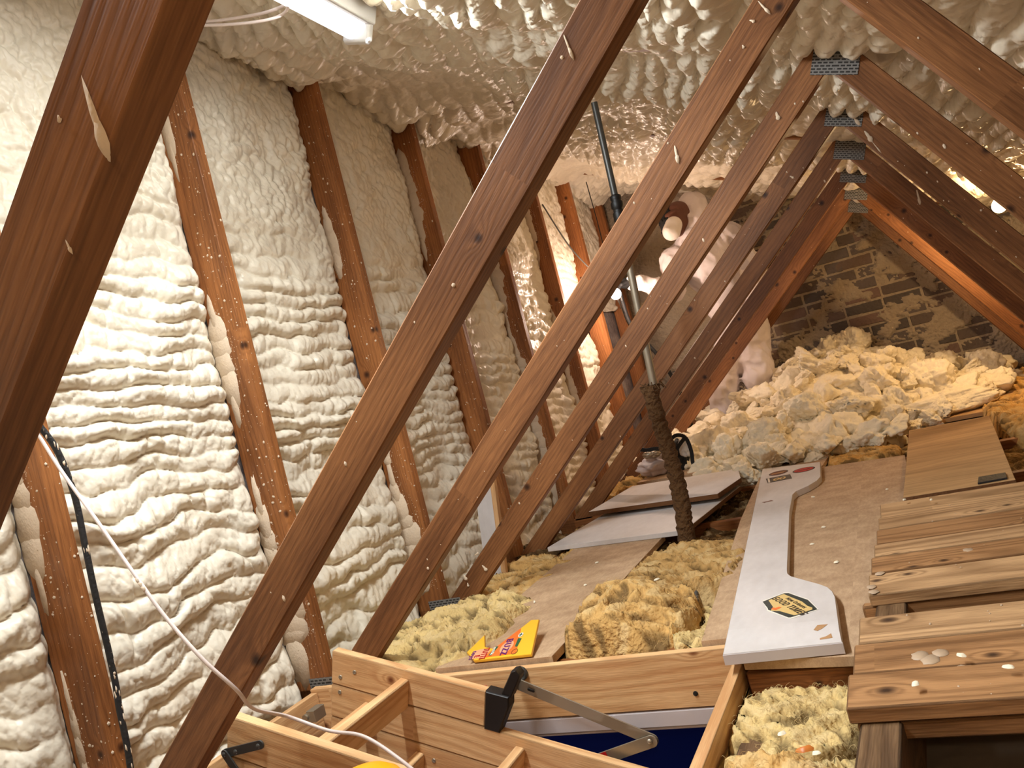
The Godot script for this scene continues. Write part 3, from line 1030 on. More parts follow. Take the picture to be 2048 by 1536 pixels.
func insulation() -> void:
	var sb := MB.new()
	tube(sb, curve_pts([Vector3(0, 0, 0), Vector3(0.004, 0.002, 0.004), Vector3(0.003, 0.004, 0.010), Vector3(-0.004, 0.002, 0.013)], 3), 0.0003, 3)
	strand = sb.mesh()
	var tan_ := Color(0.80, 0.64, 0.40)
	var pale := Color(0.84, 0.73, 0.50)
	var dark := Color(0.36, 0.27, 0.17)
	var amber := Color(0.80, 0.62, 0.36)
	# batts laid between the joists, mostly hidden under boards and mounds
	for k in range(1, 8):
		var x1 := 1.24 if k <= 2 else 2.3
		var d0 := zk(k) + TH + 0.01
		if k == 1: d0 = 1.6
		var d1 := zk(k + 1) - 0.01
		if k == 1:
			continue
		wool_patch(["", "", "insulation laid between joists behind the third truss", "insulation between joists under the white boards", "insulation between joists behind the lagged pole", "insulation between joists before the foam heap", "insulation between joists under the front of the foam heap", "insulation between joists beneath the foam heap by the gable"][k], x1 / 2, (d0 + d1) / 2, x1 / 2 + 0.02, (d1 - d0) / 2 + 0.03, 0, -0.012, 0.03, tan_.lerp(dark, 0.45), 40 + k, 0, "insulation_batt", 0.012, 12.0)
	wool_patch("pale mineral wool beside the foot of the third diagonal, below the left wall", 0.20, 1.83, 0.24, 0.30, 0.1, 0.03, 0.075, pale, 1, 2500)
	wool_patch("mineral wool tucked between the upright white plank and the long chipboard strip", 0.16, 2.42, 0.22, 0.30, 0.0, 0.02, 0.055, tan_, 2, 1500)
	wool_patch("tall torn mound of yellow mineral wool behind the hatch frame", 0.77, 1.735, 0.155, 0.165, 0.05, 0.03, 0.115, tan_, 3, 3500, "insulation_wool", 0.005, 3.2)
	wool_patch("flat brown wool batt around the foot of the lagged pole", 0.80, 2.16, 0.185, 0.285, 0.05, 0.03, 0.055, tan_.lerp(dark, 0.15), 4, 2500)
	wool_patch("dirty mineral wool filling the gap right of the hatch frame", 1.17, 1.24, 0.11, 0.19, 0.0, 0.0, 0.05, pale, 5, 2500)
	wool_patch("dirty wool at the bottom edge between hatch and timber deck", 1.16, 1.0, 0.10, 0.11, 0.0, 0.03, 0.05, tan_, 15, 1200)
	wool_patch("small pale wool tuft between the grey flex and the main chipboard", 0.925, 1.68, 0.05, 0.17, 0.15, 0.01, 0.06, pale, 6, 700)
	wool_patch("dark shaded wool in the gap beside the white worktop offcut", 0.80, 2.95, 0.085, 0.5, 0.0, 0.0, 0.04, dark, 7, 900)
	wool_patch("amber wool patch in front of the foam heap beside the hardboard sheet", 1.24, 3.62, 0.15, 0.17, 0.0, 0.03, 0.05, amber, 8, 900)
	wool_patch("loose yellow wool at the right edge beyond the hardboard sheet", 1.90, 3.75, 0.17, 0.62, 0.05, 0.02, 0.09, amber, 9, 1500, "insulation_wool", 0.009)
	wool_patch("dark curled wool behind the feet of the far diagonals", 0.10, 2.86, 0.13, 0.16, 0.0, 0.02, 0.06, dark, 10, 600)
	wool_patch("tan wool roll end left of the stacked white boards", 0.13, 3.75, 0.12, 0.25, 0.0, 0.03, 0.10, amber, 11, 500)
	wool_patch("wool against the gable in the far right corner", 2.0, 4.85, 0.2, 0.4, 0.0, 0.03, 0.10, amber, 12, 500, "insulation_wool", 0.01)

# ------------------------------------------------------------------ boards and deck
func board(called: String, label: String, category: String, poly: Array, y0: float, y1: float, mat: Material, ud := Vector2(1, 0), bev := 0.0012, group := "") -> MeshInstance3D:
	var b := MB.new()
	slab(b, poly, y0, y1, bev, flatxf(0), ud)
	var o := obj(called, b, mat)
	tag(o, label, category, group)
	return o

func edge_strip(parent: Node, a: Vector2, c: Vector2, y0: float, y1: float, mat: Material) -> void:
	# thin banding on the visible edge of a board
	var b := MB.new()
	var p := P(a.x, (y0 + y1) / 2, a.y)
	var q := P(c.x, (y0 + y1) / 2, c.y)
	bar(b, p, q, Vector3.UP, 0.0016, y1 - y0, 0.0003)
	obj("edge", b, mat, parent)

func boards() -> void:
	board("chipboard_panel", "long chipboard strip laid from the hatch towards the white boards", "board", [V(0.33, 1.56), V(0.635, 1.56), V(0.63, 2.60), V(0.285, 2.64)], 0.045, 0.063, M.chip)
	board("chipboard_panel", "wide brown chipboard sheet under the white worktop offcut", "board", [V(0.968, 1.558), V(1.068, 1.557), V(1.070, 1.435), V(1.33, 1.40), V(1.40, 2.5), V(1.40, 3.31), V(1.09, 3.39), V(0.84, 3.42), V(0.88, 2.64)], 0.045, 0.063, M.chip)
	var o := board("hardboard_panel", "smooth brown sheet on the right with a rough chip edge towards the deck", "board", [V(1.436, 3.683), V(1.731, 3.659), V(1.646, 2.404), V(1.375, 2.411)], 0.078, 0.098, M.ply, V(1, 0.02))
	edge_strip(o, V(1.375, 2.4102), V(1.646, 2.4032), 0.079, 0.097, M.chip_edge)
	for d in [2.6, 3.45]:
		var sb := MB.new()
		bar(sb, P(1.42, 0.062, d), P(1.66, 0.062, d), Vector3.UP, 0.045, 0.031, 0.002)
		tag(obj("packing_batten", sb, M.grey_wood), "small grey batten under the %s end of the smooth brown sheet" % ["near" if d < 3 else "far"], "batten")
	board("hardboard_panel", "brown sheet half under the foam heap at the far right", "board", [V(1.56, 4.05), V(1.95, 4.01), V(1.98, 4.78), V(1.60, 4.9)], 0.05, 0.068, M.ply, V(1, 0.02))
	board("chipboard_panel", "chipboard offcut showing between foam heap and the end of the white worktop", "board", [V(0.86, 3.43), V(1.09, 3.4), V(1.12, 3.86), V(0.85, 3.95)], 0.043, 0.06, M.chip)
	# two laminated boards stacked at the left
	o = board("laminate_board", "lower white laminated board on the floor left of the lagged pole", "board", [V(0.178, 2.64), V(0.718, 2.547), V(0.80, 3.2), V(0.26, 3.29)], 0.064, 0.080, M.white_board)
	edge_strip(o, V(0.718, 2.546), V(0.80, 3.2), 0.065, 0.079, M.chip_edge)
	o = board("laminate_board", "upper white laminated board with raw chipboard edge lying on the other", "board", [V(0.202, 3.06), V(0.765, 2.928), V(0.81, 3.19), V(0.76, 3.45), V(0.248, 3.55)], 0.094, 0.112, M.white_board)
	edge_strip(o, V(0.202, 3.0592), V(0.765, 2.9272), 0.0945, 0.1115, M.chip_edge)
	edge_strip(o, V(0.7655, 2.928), V(0.8105, 3.19), 0.0945, 0.1115, M.chip_edge)
	board("chipboard_panel", "small chipboard square behind the stacked white boards", "board", [V(0.25, 3.62), V(0.56, 3.56), V(0.58, 3.74), V(0.27, 3.80)], 0.097, 0.113, M.chip)
	var b := MB.new()
	bar(b, P(0.3, 0.089, 3.12), P(0.72, 0.089, 3.03), Vector3.UP, 0.04, 0.009, 0.001)
	bar(b, P(0.3, 0.089, 3.42), P(0.7, 0.089, 3.36), Vector3.UP, 0.04, 0.016, 0.001)
	tag(obj("packing_batten", b, M.grey_wood), "thin packing batten between the two stacked white boards", "batten")
	worktop()
	deck()
	# upright white plank between the diagonals
	var t := thing("shelf_plank", "narrow white faced plank standing upright behind the fourth diagonal", "plank", P(0.05, 0.0, 2.5))
	b = MB.new()
	box(b, P(0.045, 0.17, 2.48), Vector3(0.032, 0.23, 0.008), Basis(Vector3(0, 0, 1), -0.14) , 0.001)
	obj("white_face", b, M.white_board, t)
	b = MB.new()
	box(b, P(0.086, 0.165, 2.478), Vector3(0.009, 0.228, 0.010), Basis(Vector3(0, 0, 1), -0.14), 0.001)
	obj("wood_edge", b, M.pine, t)
	# timbers round the opening
	b = MB.new()
	bar(b, P(1.10, -0.012, 1.05), P(1.105, -0.012, 1.37), Vector3.UP, 0.04, 0.05, 0.003)
	tag(obj("noggin", b, M.grey_wood), "short weathered grey timber beside the right side of the hatch frame", "timber")
	b = MB.new()
	bar(b, P(1.07, -0.005, 1.455), P(1.5, -0.005, 1.44), Vector3.UP, 0.04, 0.09, 0.003)
	tag(obj("noggin", b, M.post), "red brown trimmer timber under the front end of the chipboard sheet", "timber")
	b = MB.new()
	bar(b, P(0.70, -0.01, 1.60), P(0.80, -0.012, 1.61), Vector3.UP, 0.05, 0.03, 0.003)
	bar(b, P(0.82, 0.0, 1.61), P(0.84, 0.0, 1.97), Vector3.UP, 0.03, 0.06, 0.003)
	tag(obj("noggin", b, M.grey_wood), "grey timber trimmer beside the flex behind the wool mound", "timber")
	# foam crumbs on the floor: countable but tiny
	rng.seed = 77
	var spots := [[1.10, 2.80, 0.063], [1.16, 2.35, 0.063], [1.21, 1.98, 0.063], [1.14, 2.18, 0.063], [1.33, 2.72, 0.063], [1.44, 2.17, 0.13], [1.38, 2.22, 0.13], [1.42, 1.2, 0.13], [1.36, 1.12, 0.13], [1.47, 1.15, 0.13], [1.17, 1.15, 0.06], [1.22, 1.09, 0.06], [0.47, 2.35, 0.063], [0.52, 2.1, 0.063], [0.40, 2.0, 0.063], [0.78, 1.95, 0.09], [0.62, 1.75, 0.063]]
	for q in spots:
		b = MB.new()
		var at := P(q[0], q[2] + 0.002, q[1])
		dome(b, at, Vector3.UP, Vector3(rng.randf_range(-1, 1), 0, rng.randf_range(-1, 1)), rng.randf_range(0.004, 0.009), rng.randf_range(0.003, 0.005), 0.004, 8, 0.3)
		var where_ := "the timber deck at the right" if q[2] > 0.1 else ("dirty wool beside the hatch" if q[1] < 1.2 else ("the wide chipboard sheet by the white worktop" if q[0] > 1.0 else "the boards and wool beyond the hatch"))
		tag(obj("foam_crumb", b, M.chunk), "tiny crumb of dried cream foam lying on " + where_, "foam crumb", "foam crumbs")

	b = MB.new()
	dome(b, P(1.205, 0.062, 1.10), Vector3(0, 1, 0.2).normalized(), Vector3(1, 0, -0.4), 0.011, 0.006, 0.006, 9, 0.35)
	tag(obj("orange_scrap", b, M.tear_orange), "small bright orange scrap on the wool beside the timber deck", "scrap")

func worktop() -> void:
	var poly := [V(0.8492, 3.4944), V(1.0937, 3.3852), V(1.1150, 3.0535), V(1.1070, 2.985), V(1.0830, 2.915), V(1.0459, 2.8521), V(1.0390, 2.80), V(1.0425, 2.75), V(1.0533, 2.5472), V(1.1088, 1.9055), V(1.1130, 1.872), V(1.1230, 1.8470), V(1.1439, 1.8198), V(1.1902, 1.7609), V(1.2080, 1.733), V(1.2190, 1.70), V(1.2257, 1.6637), V(1.2415, 1.4758), V(1.2477, 1.4198), V(1.0423, 1.4159)]
	var t := thing("worktop_offcut", "long white worktop offcut with a curved cut out and stickers, lying on the chipboard", "worktop", P(1.08, 0.064, 2.4))
	var b := MB.new()
	slab(b, poly, 0.064, 0.085, 0.0015, flatxf(0))
	obj("panel", b, M.white_board, t)
	b = MB.new()
	bar(b, P(1.0423, 0.0742, 1.415), P(1.2477, 0.0742, 1.419), Vector3.UP, 0.0016, 0.0185, 0.0003)
	obj("front_edge", b, M.trim, t)
	var y := 0.0852
	var st := sticker(t, [[V(1.0780, 1.6934), V(1.1197, 1.7329), V(1.1300, 1.7287), V(1.1472, 1.7033), V(1.1732, 1.6692), V(1.1980, 1.5980), V(1.1489, 1.5617), V(1.1430, 1.5671), V(1.0962, 1.6245), V(1.0928, 1.6427), V(1.0841, 1.6711)]], y, 0.0004, M.print_white, "green and cream six sided sticker reading GOOD TIMES")
	flat_piece(st, "emblem_border", [V(1.0798, 1.6866), V(1.1198, 1.7255), V(1.1292, 1.7228), V(1.1477, 1.6970), V(1.1731, 1.6624), V(1.1956, 1.5989), V(1.1475, 1.5700), V(1.1432, 1.5714), V(1.0973, 1.6316), V(1.0954, 1.6418), V(1.0851, 1.6707)], y + 0.0004, M.print_green)
	flat_piece(st, "emblem_banner", [V(1.0917, 1.6892), V(1.1119, 1.7130), V(1.1198, 1.7192), V(1.1387, 1.6904), V(1.1619, 1.6560), V(1.1753, 1.6244), V(1.1852, 1.6116), V(1.1860, 1.6004), V(1.1579, 1.5797), V(1.1532, 1.5795), V(1.1225, 1.6135), V(1.1041, 1.6217), V(1.1060, 1.6437)], y + 0.0007, M.print_cream)
	flat_piece(st, "emblem_splash", [V(1.1036, 1.6313), V(1.1071, 1.6395), V(1.1120, 1.6347), V(1.1185, 1.6400), V(1.1240, 1.6330), V(1.1178, 1.6256), V(1.1132, 1.6206)], y + 0.001, M.print_orange)
	var e1 := Vector3(0.0563, 0, 0.0993)
	var e2 := Vector3(0.0993, 0, -0.0563)
	lettering(st, "GOOD TIMES", 0.0155, P(1.1372, 0, 1.6405) + Vector3(0, y + 0.0012, 0), e1, e2, M.print_black, false, true, 1.12)
	lettering(st, "New Orleans", 0.0085, P(1.1510, 0, 1.6515) + Vector3(0, y + 0.0012, 0), e1, e2, M.print_black, false, true, 1.2)
	for q in [[0.9371, 3.3065, 0.038, 0.048, M.print_brown, "brown oval sticker"], [1.0388, 3.267, 0.043, 0.05, M.red, "red oval sticker with black rim"]]:
		var ov := []
		var iv := []
		for k in 28:
			var a := TAU * k / 28.0
			ov.append(V(q[0] + q[2] * cos(a), q[1] + q[3] * sin(a)))
			iv.append(V(q[0] + q[2] * 0.86 * cos(a), q[1] + q[3] * 0.82 * sin(a)))
		var so := sticker(t, [ov], y, 0.0004, M.print_black, q[5])
		flat_piece(so, "emblem_field", iv, y + 0.0004, q[4])
		flat_piece(so, "emblem_bar", [V(q[0] - 0.026, q[1] - 0.012), V(q[0] + 0.022, q[1] - 0.005), V(q[0] + 0.024, q[1] + 0.004), V(q[0] - 0.024, q[1] - 0.004)], y + 0.0007, M.print_cream if q[4] != M.red else M.print_black)
	var rc := sticker(t, [[V(0.8968, 3.2213), V(0.9912, 3.2214), V(1.0076, 3.1187), V(0.9178, 3.1126)]], y, 0.0004, M.print_grey, "dark rectangular sticker with two pale rings")
	for q in [[0.945, 3.165], [0.968, 3.165]]:
		var ring := []
		for k in 20:
			ring.append(V(q[0] + 0.0125 * cos(TAU * k / 20.0), q[1] + 0.026 * sin(TAU * k / 20.0)))
		flat_piece(rc, "emblem_ring", ring, y + 0.0004, M.print_cream)
		var dot := []
		for k in 12:
			dot.append(V(q[0] + 0.005 * cos(TAU * k / 12.0), q[1] + 0.011 * sin(TAU * k / 12.0)))
		flat_piece(rc, "emblem_dot", dot, y + 0.0007, M.print_black)
	flat_piece(rc, "emblem_bar", [V(0.905, 3.215), V(0.912, 3.215), V(0.927, 3.118), V(0.920, 3.117)], y + 0.0004, M.print_white)
	flat_piece(t, "red_scuff", [V(0.9414, 2.7594), V(0.96, 2.7600), V(0.9712, 2.7666), V(0.9803, 2.7505), V(0.962, 2.750), V(0.9508, 2.7433)], y, M.print_brown)
	flat_piece(t, "torn_patch", [V(1.1954, 1.4903), V(1.2008, 1.5133), V(1.2189, 1.5114), V(1.2105, 1.4930), V(1.2027, 1.4833)], y, M.tear)
	flat_piece(t, "torn_patch", [V(1.2091, 1.4461), V(1.2194, 1.4524), V(1.2270, 1.4642), V(1.2305, 1.4424), V(1.2096, 1.4392)], y, M.tear)

func sticker(parent: Node, polys: Array, y: float, th: float, mat: Material, label: String) -> MeshInstance3D:
	var b := MB.new()
	for p in polys: slab(b, p, y, y + th, 0.0001, flatxf(0))
	return obj("sticker", b, mat, parent, label)

func flat_piece(parent: Node, called: String, poly: Array, y: float, mat: Material) -> void:
	var b := MB.new()
	slab(b, poly, y, y + 0.0003, 0.00005, flatxf(0))
	obj(called, b, mat, parent)

func deck() -> void:
	var t := thing("timber_deck", "slatted deck of worn brown planks on bearers at the right, one plank missing", "deck", P(1.7, 0.06, 1.6))
	rng.seed = 9
	var edges := [[1.090, 1.198], [1.201, 1.310], [1.313, 1.428], [1.544, 1.668], [1.672, 1.778], [1.782, 1.876], [1.880, 2.0], [2.004, 2.115], [2.119, 2.27]]
	var lefts := [1.272, 1.2775, 1.283, 1.296, 1.3005, 1.306, 1.311, 1.3155, 1.32]
	for k in edges.size():
		var e: Array = edges[k]
		var b := MB.new()
		var dy := rng.randf_range(-0.0012, 0.0012)
		box(b, P((lefts[k] + 2.55) / 2, 0.109 + dy, (e[0] + e[1]) / 2), Vector3((2.55 - lefts[k]) / 2, 0.011, (e[1] - e[0]) / 2), Basis(Vector3.UP, 0.004), 0.0025, V(rng.randf() * 3, rng.randf()))
		obj("plank", b, M.plank2 if k in [0, 1, 4, 6] else M.plank, t)
	for q in [[1.092, 0.012], [1.546, 0.012]]: # lower batten under the front edge
		var b := MB.new()
		box(b, P(1.92, 0.085, q[0] + 0.012), Vector3(0.64, 0.0125, 0.012), Basis(), 0.004, V(rng.randf(), rng.randf()))
		obj("batten", b, M.plank2, t)
	for x in [1.302, 1.95, 2.4]:
		var b := MB.new()
		bar(b, P(x, 0.035, 0.93), P(x + 0.06, 0.035, 2.26), Vector3.UP, 0.052, 0.126, 0.004, V(rng.randf(), rng.randf()))
		obj("bearer", b, M.grey_wood, t)
	# dried foam spots on the planks
	var b := MB.new()
	for q in [[1.317, 1.662, 0.010], [1.302, 1.585, 0.010], [1.306, 1.555, 0.010], [1.477, 1.74, 0.012], [1.368, 1.243, 0.013], [1.38, 1.225, 0.014], [1.395, 1.245, 0.012], [1.42, 1.18, 0.014], [1.464, 1.165, 0.012]]:
		dome(b, P(q[0], 0.1205, q[1]), Vector3.UP, Vector3.RIGHT, q[2] * 0.9, q[2] * 1.25, 0.0004, 14, 0.15)
	for k in 40:
		var rr := 0.0007 + 0.0014 * rng.randf()
		dome(b, P(rng.randf_range(1.3, 1.7), 0.1205, [rng.randf_range(1.1, 1.42), rng.randf_range(1.56, 2.2)][k % 2]), Vector3.UP, Vector3.RIGHT, rr, rr * 1.5, rr, 6, 0.2)
	obj("foam_spots", b, M.stain, t).set_meta("kind", "stuff")
	# splintered strip and flat grey offcut at the back of the deck
	b = MB.new()
	slab(b, [V(1.36, 2.276), V(1.72, 2.30), V(1.72, 2.33), V(1.50, 2.315), V(1.35, 2.295)], 0.060, 0.085, 0.002, flatxf(0), V(0.95, 0.3))
	obj("split_strip", b, M.plank, t)
	b = MB.new()
	slab(b, [V(1.56, 2.415), V(1.63, 2.42), V(1.635, 2.49), V(1.57, 2.49)], 0.0985, 0.1035, 0.001, flatxf(0))
	tag(obj("slate_piece", b, M.grey_cable), "flat dark grey slate piece on the edge of the brown sheet", "slate")

# ------------------------------------------------------------------ hatch and ladder
func ext(b: MB, c: Vector3, h: Vector3, bev := 0.0015) -> void:
	box(b, c, h, Basis(), bev, V(rng.randf() * 2, rng.randf()))

func hatch() -> void:
	rng.seed = 31
	var t := thing("loft_hatch", "open loft hatch lined with pine boards, with a folding steel arm on its far side", "loft hatch", P(0.52, -0.06, 1.3))
	var zt := 0.045
	var zb := -0.058
	var yc := (zt + zb) / 2
	var hy := (zt - zb) / 2
	var b := MB.new()
	ext(b, P(0.515, yc + 0.004, 1.542), Vector3(0.545, hy + 0.004, 0.011))
	obj("frame_board", b, M.pine, t)
	b = MB.new()
	bar(b, P(1.048, yc, 0.90), P(1.050, yc, 1.53), Vector3.UP, 0.021, hy * 2, 0.0015, V(0.3, 0.6))
	obj("frame_board", b, M.pine, t)
	b = MB.new()
	bar(b, P(-0.018, yc, 0.90), P(-0.018, yc, 1.53), Vector3.UP, 0.021, hy * 2, 0.0015, V(0.8, 0.1))
	obj("frame_board", b, M.pine, t)
	b = MB.new()
	ext(b, P(0.515, yc, 0.90), Vector3(0.545, hy, 0.011))
	obj("frame_board", b, M.pine, t)
	# white architrave round the opening in the ceiling below
	for q in [[0.515, 1.545, 0.56, 0.014], [0.515, 0.93, 0.56, 0.014]]:
		b = MB.new()
		ext(b, P(q[0], -0.078, q[1]), Vector3(q[2], 0.017, q[3]), 0.003)
		ext(b, P(q[0], -0.097, q[1] + 0.004), Vector3(q[2], 0.005, q[3]), 0.003)
		obj("architrave", b, M.trim, t)
	# red printed label, screws
	b = MB.new()
	ext(b, P(0.44, 0.012, 1.5303), Vector3(0.034, 0.012, 0.0006), 0.0001)
	var lb := obj("label_plate", b, M.red, t, "red bordered label")
	b = MB.new()
	ext(b, P(0.44, 0.012, 1.5296), Vector3(0.0315, 0.0095, 0.0004), 0.0001)
	obj("label_print", b, M.print_pink, lb)
	b = MB.new()
	lathe(b, [V(0, 0.0), V(0.005, 0.0), V(0.005, 0.002), V(0, 0.002)], P(0.938, -0.03, 1.531), Vector3(0, 0, 1), 12)
	obj("screw_hole", b, M.black, t)
	# folding arm: disc on the frame, two flat bars
	var a := Node3D.new()
	a.name = "folding_arm"
	t.add_child(a, true)
	b = MB.new()
	lathe(b, [V(0, 0.006), V(0.006, 0.006), V(0.009, 0.004), V(0.010, 0.009), V(0.014, 0.009), V(0.0155, 0.004), V(0.0155, 0)], P(0.568, 0.044, 1.53), Vector3(0, 0, 1), 24)
	obj("pivot_disc", b, M.dark_steel, a)
	b = MB.new()
	flat_bar(b, V(0.562, 0.034), V(0.835, -0.105), 0.0125, 1.502, 0.003)
	obj("upper_arm", b, M.steel, a)
	b = MB.new()
	flat_bar(b, V(0.835, -0.105), V(0.57, -0.175), 0.0125, 1.496, 0.003)
	obj("lower_arm", b, M.steel, a)
	b = MB.new()
	bar(b, P(0.69, -0.143, 1.4945), P(0.735, -0.131, 1.4945), Vector3(0, 1, 0), 0.0006, 0.0235, 0.0001)
	obj("red_tape", b, M.red, a, "red stripe on the lower arm")
	for q in [[0.562, 0.032, 1.4995], [0.832, -0.104, 1.4935]]:
		b = MB.new()
		lathe(b, [V(0, 0.004), V(0.003, 0.0035), V(0.0055, 0.0015), V(0.006, 0)], P(q[0], q[1], q[2]), Vector3(0, 0, 1), 14)
		obj("rivet", b, M.steel, a)
	b = MB.new()
	flat_bar(b, V(0.592, 0.019), V(0.602, 0.0145), 0.003, 1.4985, 0.001)
	obj("slot", b, M.black, a)
	# hinges at the left side
	b = MB.new()
	tube(b, [P(0.02, 0.02, 1.44), P(0.02, 0.02, 1.49)], 0.008, 12)
	ext(b, P(0.035, 0.02, 1.465), Vector3(0.012, 0.014, 0.02))
	obj("hinge", b, M.steel, t)
	ladder()

func flat_bar(b: MB, p: Vector2, q: Vector2, r: float, d: float, th: float) -> void:
	# bar with rounded ends lying in the plane of depth d
	var poly := []
	var dir := (q - p).normalized()
	var an := dir.angle()
	for k in 9: poly.append(q + V(cos(an - PI / 2 + PI * k / 8), sin(an - PI / 2 + PI * k / 8)) * r)
	for k in 9: poly.append(p + V(cos(an + PI / 2 + PI * k / 8), sin(an + PI / 2 + PI * k / 8)) * r)
	slab(b, poly, 0, th, 0.0005, facexf(d), dir)

func ladder() -> void:
	var t := thing("loft_ladder", "folded pine loft ladder sloping down into the hatch, steps between its side rails", "ladder", P(0.5, -0.1, 1.29))
	var dir := Vector3(1, -0.335, 0).normalized()
	var up := Vector3(0.335, 1, 0).normalized()
	var bs := Basis(dir, up, Vector3(0, 0, 1))
	# top corner of the rails; far rail at 1.47, near rail at 1.11
	var org := Vector3(0.134, 0.166, 0)
	var zf := 1.47
	var zn := 1.12
	var orgn := Vector3(0.155, 0.174, 0)
	var lens := [0.40, 1.05, 1.2]
	for s in 2:
		var o := org if s == 0 else orgn
		var d := zf if s == 0 else zn
		for k in 3:
			var l: float = lens[k] if s == 0 or k > 0 else 0.62
			if s == 1 and k == 0: l = 0.75
			var c := o + dir * (l / 2) - up * (0.0395 + k * 0.0805)
			var b := MB.new()
			box(b, Vector3(c.x, c.y, -d), Vector3(l / 2, 0.0395, 0.0125), bs, 0.0025, V(k * 0.3 + s, k * 0.11 + s * 0.05))
			obj("side_rail", b, M.pine, t)
	# steps: position along the rail, which section
	for q in [[0.20, 0], [0.107, 1], [0.485, 1], [0.76, 1], [0.245, 2], [0.60, 2], [0.9, 2]]:
		var c: Vector3 = org + dir * q[0] - up * (0.052 + q[1] * 0.0805)
		var b := MB.new()
		box(b, Vector3(c.x, c.y, -(zf + zn) / 2), Vector3(0.012, 0.034, (zf - zn) / 2 - 0.012), bs, 0.004, V(q[0] * 3, q[1] * 0.2))
		obj("step", b, M.pine, t)
	# screws near the top end
	for q in [[0.026, 0.058, 0], [0.065, 0.037, 0], [0.025, 0.095, 0], [0.28, 0.19, 0]]:
		var c: Vector3 = org + dir * q[0] - up * q[1]
		var b := MB.new()
		lathe(b, [V(0, 0.0006), V(0.0022, 0.0006), V(0.0024, 0.002), V(0.0045, 0.002), V(0.005, 0)], Vector3(c.x, c.y, -zf + 0.0125), Vector3(0, 0, 1), 12)
		obj("screw", b, M.steel, t)
	# black plastic end block with its lug
	var e := org + dir * 0.40
	var b := MB.new()
	var poly := []
	for q in [V(0.0, 0.003), V(0.055, 0.003), V(0.056, -0.02), V(0.036, -0.083), V(0.0, -0.083)]:
		var w: Vector3 = e + dir * q.x + up * q.y
		poly.append(V(w.x, w.y))
	slab(b, poly, -0.016, 0.016, 0.003, facexf(zf - 0.0))
	var lug := []
	for q in [V(0.034, 0.0), V(0.058, 0.0), V(0.076, 0.052), V(0.066, 0.062), V(0.056, 0.058)]:
		var w: Vector3 = e + dir * q.x + up * q.y
		lug.append(V(w.x, w.y))
	slab(b, lug, -0.012, 0.016, 0.002, facexf(zf))
	obj("end_block", b, M.brown_plastic, t, "black plastic end block")
	# steel bracket on the near rail
	var k := Node3D.new()
	k.name = "link_bracket"
	t.add_child(k, true)
	b = MB.new()
	flat_bar(b, V(0.232, 0.118), V(0.140, 0.106), 0.0085, 1.098, 0.003)
	obj("upper_link", b, M.dark_steel, k)
	b = MB.new()
	flat_bar(b, V(0.140, 0.106), V(0.178, 0.040), 0.0085, 1.094, 0.003)
	obj("lower_link", b, M.dark_steel, k)
	for q in [[0.232, 0.118], [0.140, 0.106], [0.172, 0.110], [0.160, 0.072]]:
		b = MB.new()
		lathe(b, [V(0, 0.003), V(0.003, 0.0025), V(0.005, 0)], P(q[0], q[1], 1.093), Vector3(0, 0, 1), 12)
		obj("rivet", b, M.dark_steel, k)
	# yellow tub rim at the bottom edge
	var y := thing("yellow_tub", "bright yellow plastic tub with a domed top at the bottom edge of the photo", "tub", P(0.645, 0.05, 0.88))
	b = MB.new()
	lathe(b, [V(0, 0.125), V(0.018, 0.124), V(0.038, 0.118), V(0.052, 0.108), V(0.060, 0.094), V(0.062, 0.085)], P(0.645, 0.047, 0.88), Vector3.UP, 36)
	obj("lid", b, M.yellow, y)
	b = MB.new()
	lathe(b, [V(0.062, 0.085), V(0.066, 0.083), V(0.066, 0.078), V(0.060, 0.076), V(0.055, 0.0), V(0, 0)], P(0.645, 0.047, 0.88), Vector3.UP, 36)
	obj("body", b, M.yellow, y)

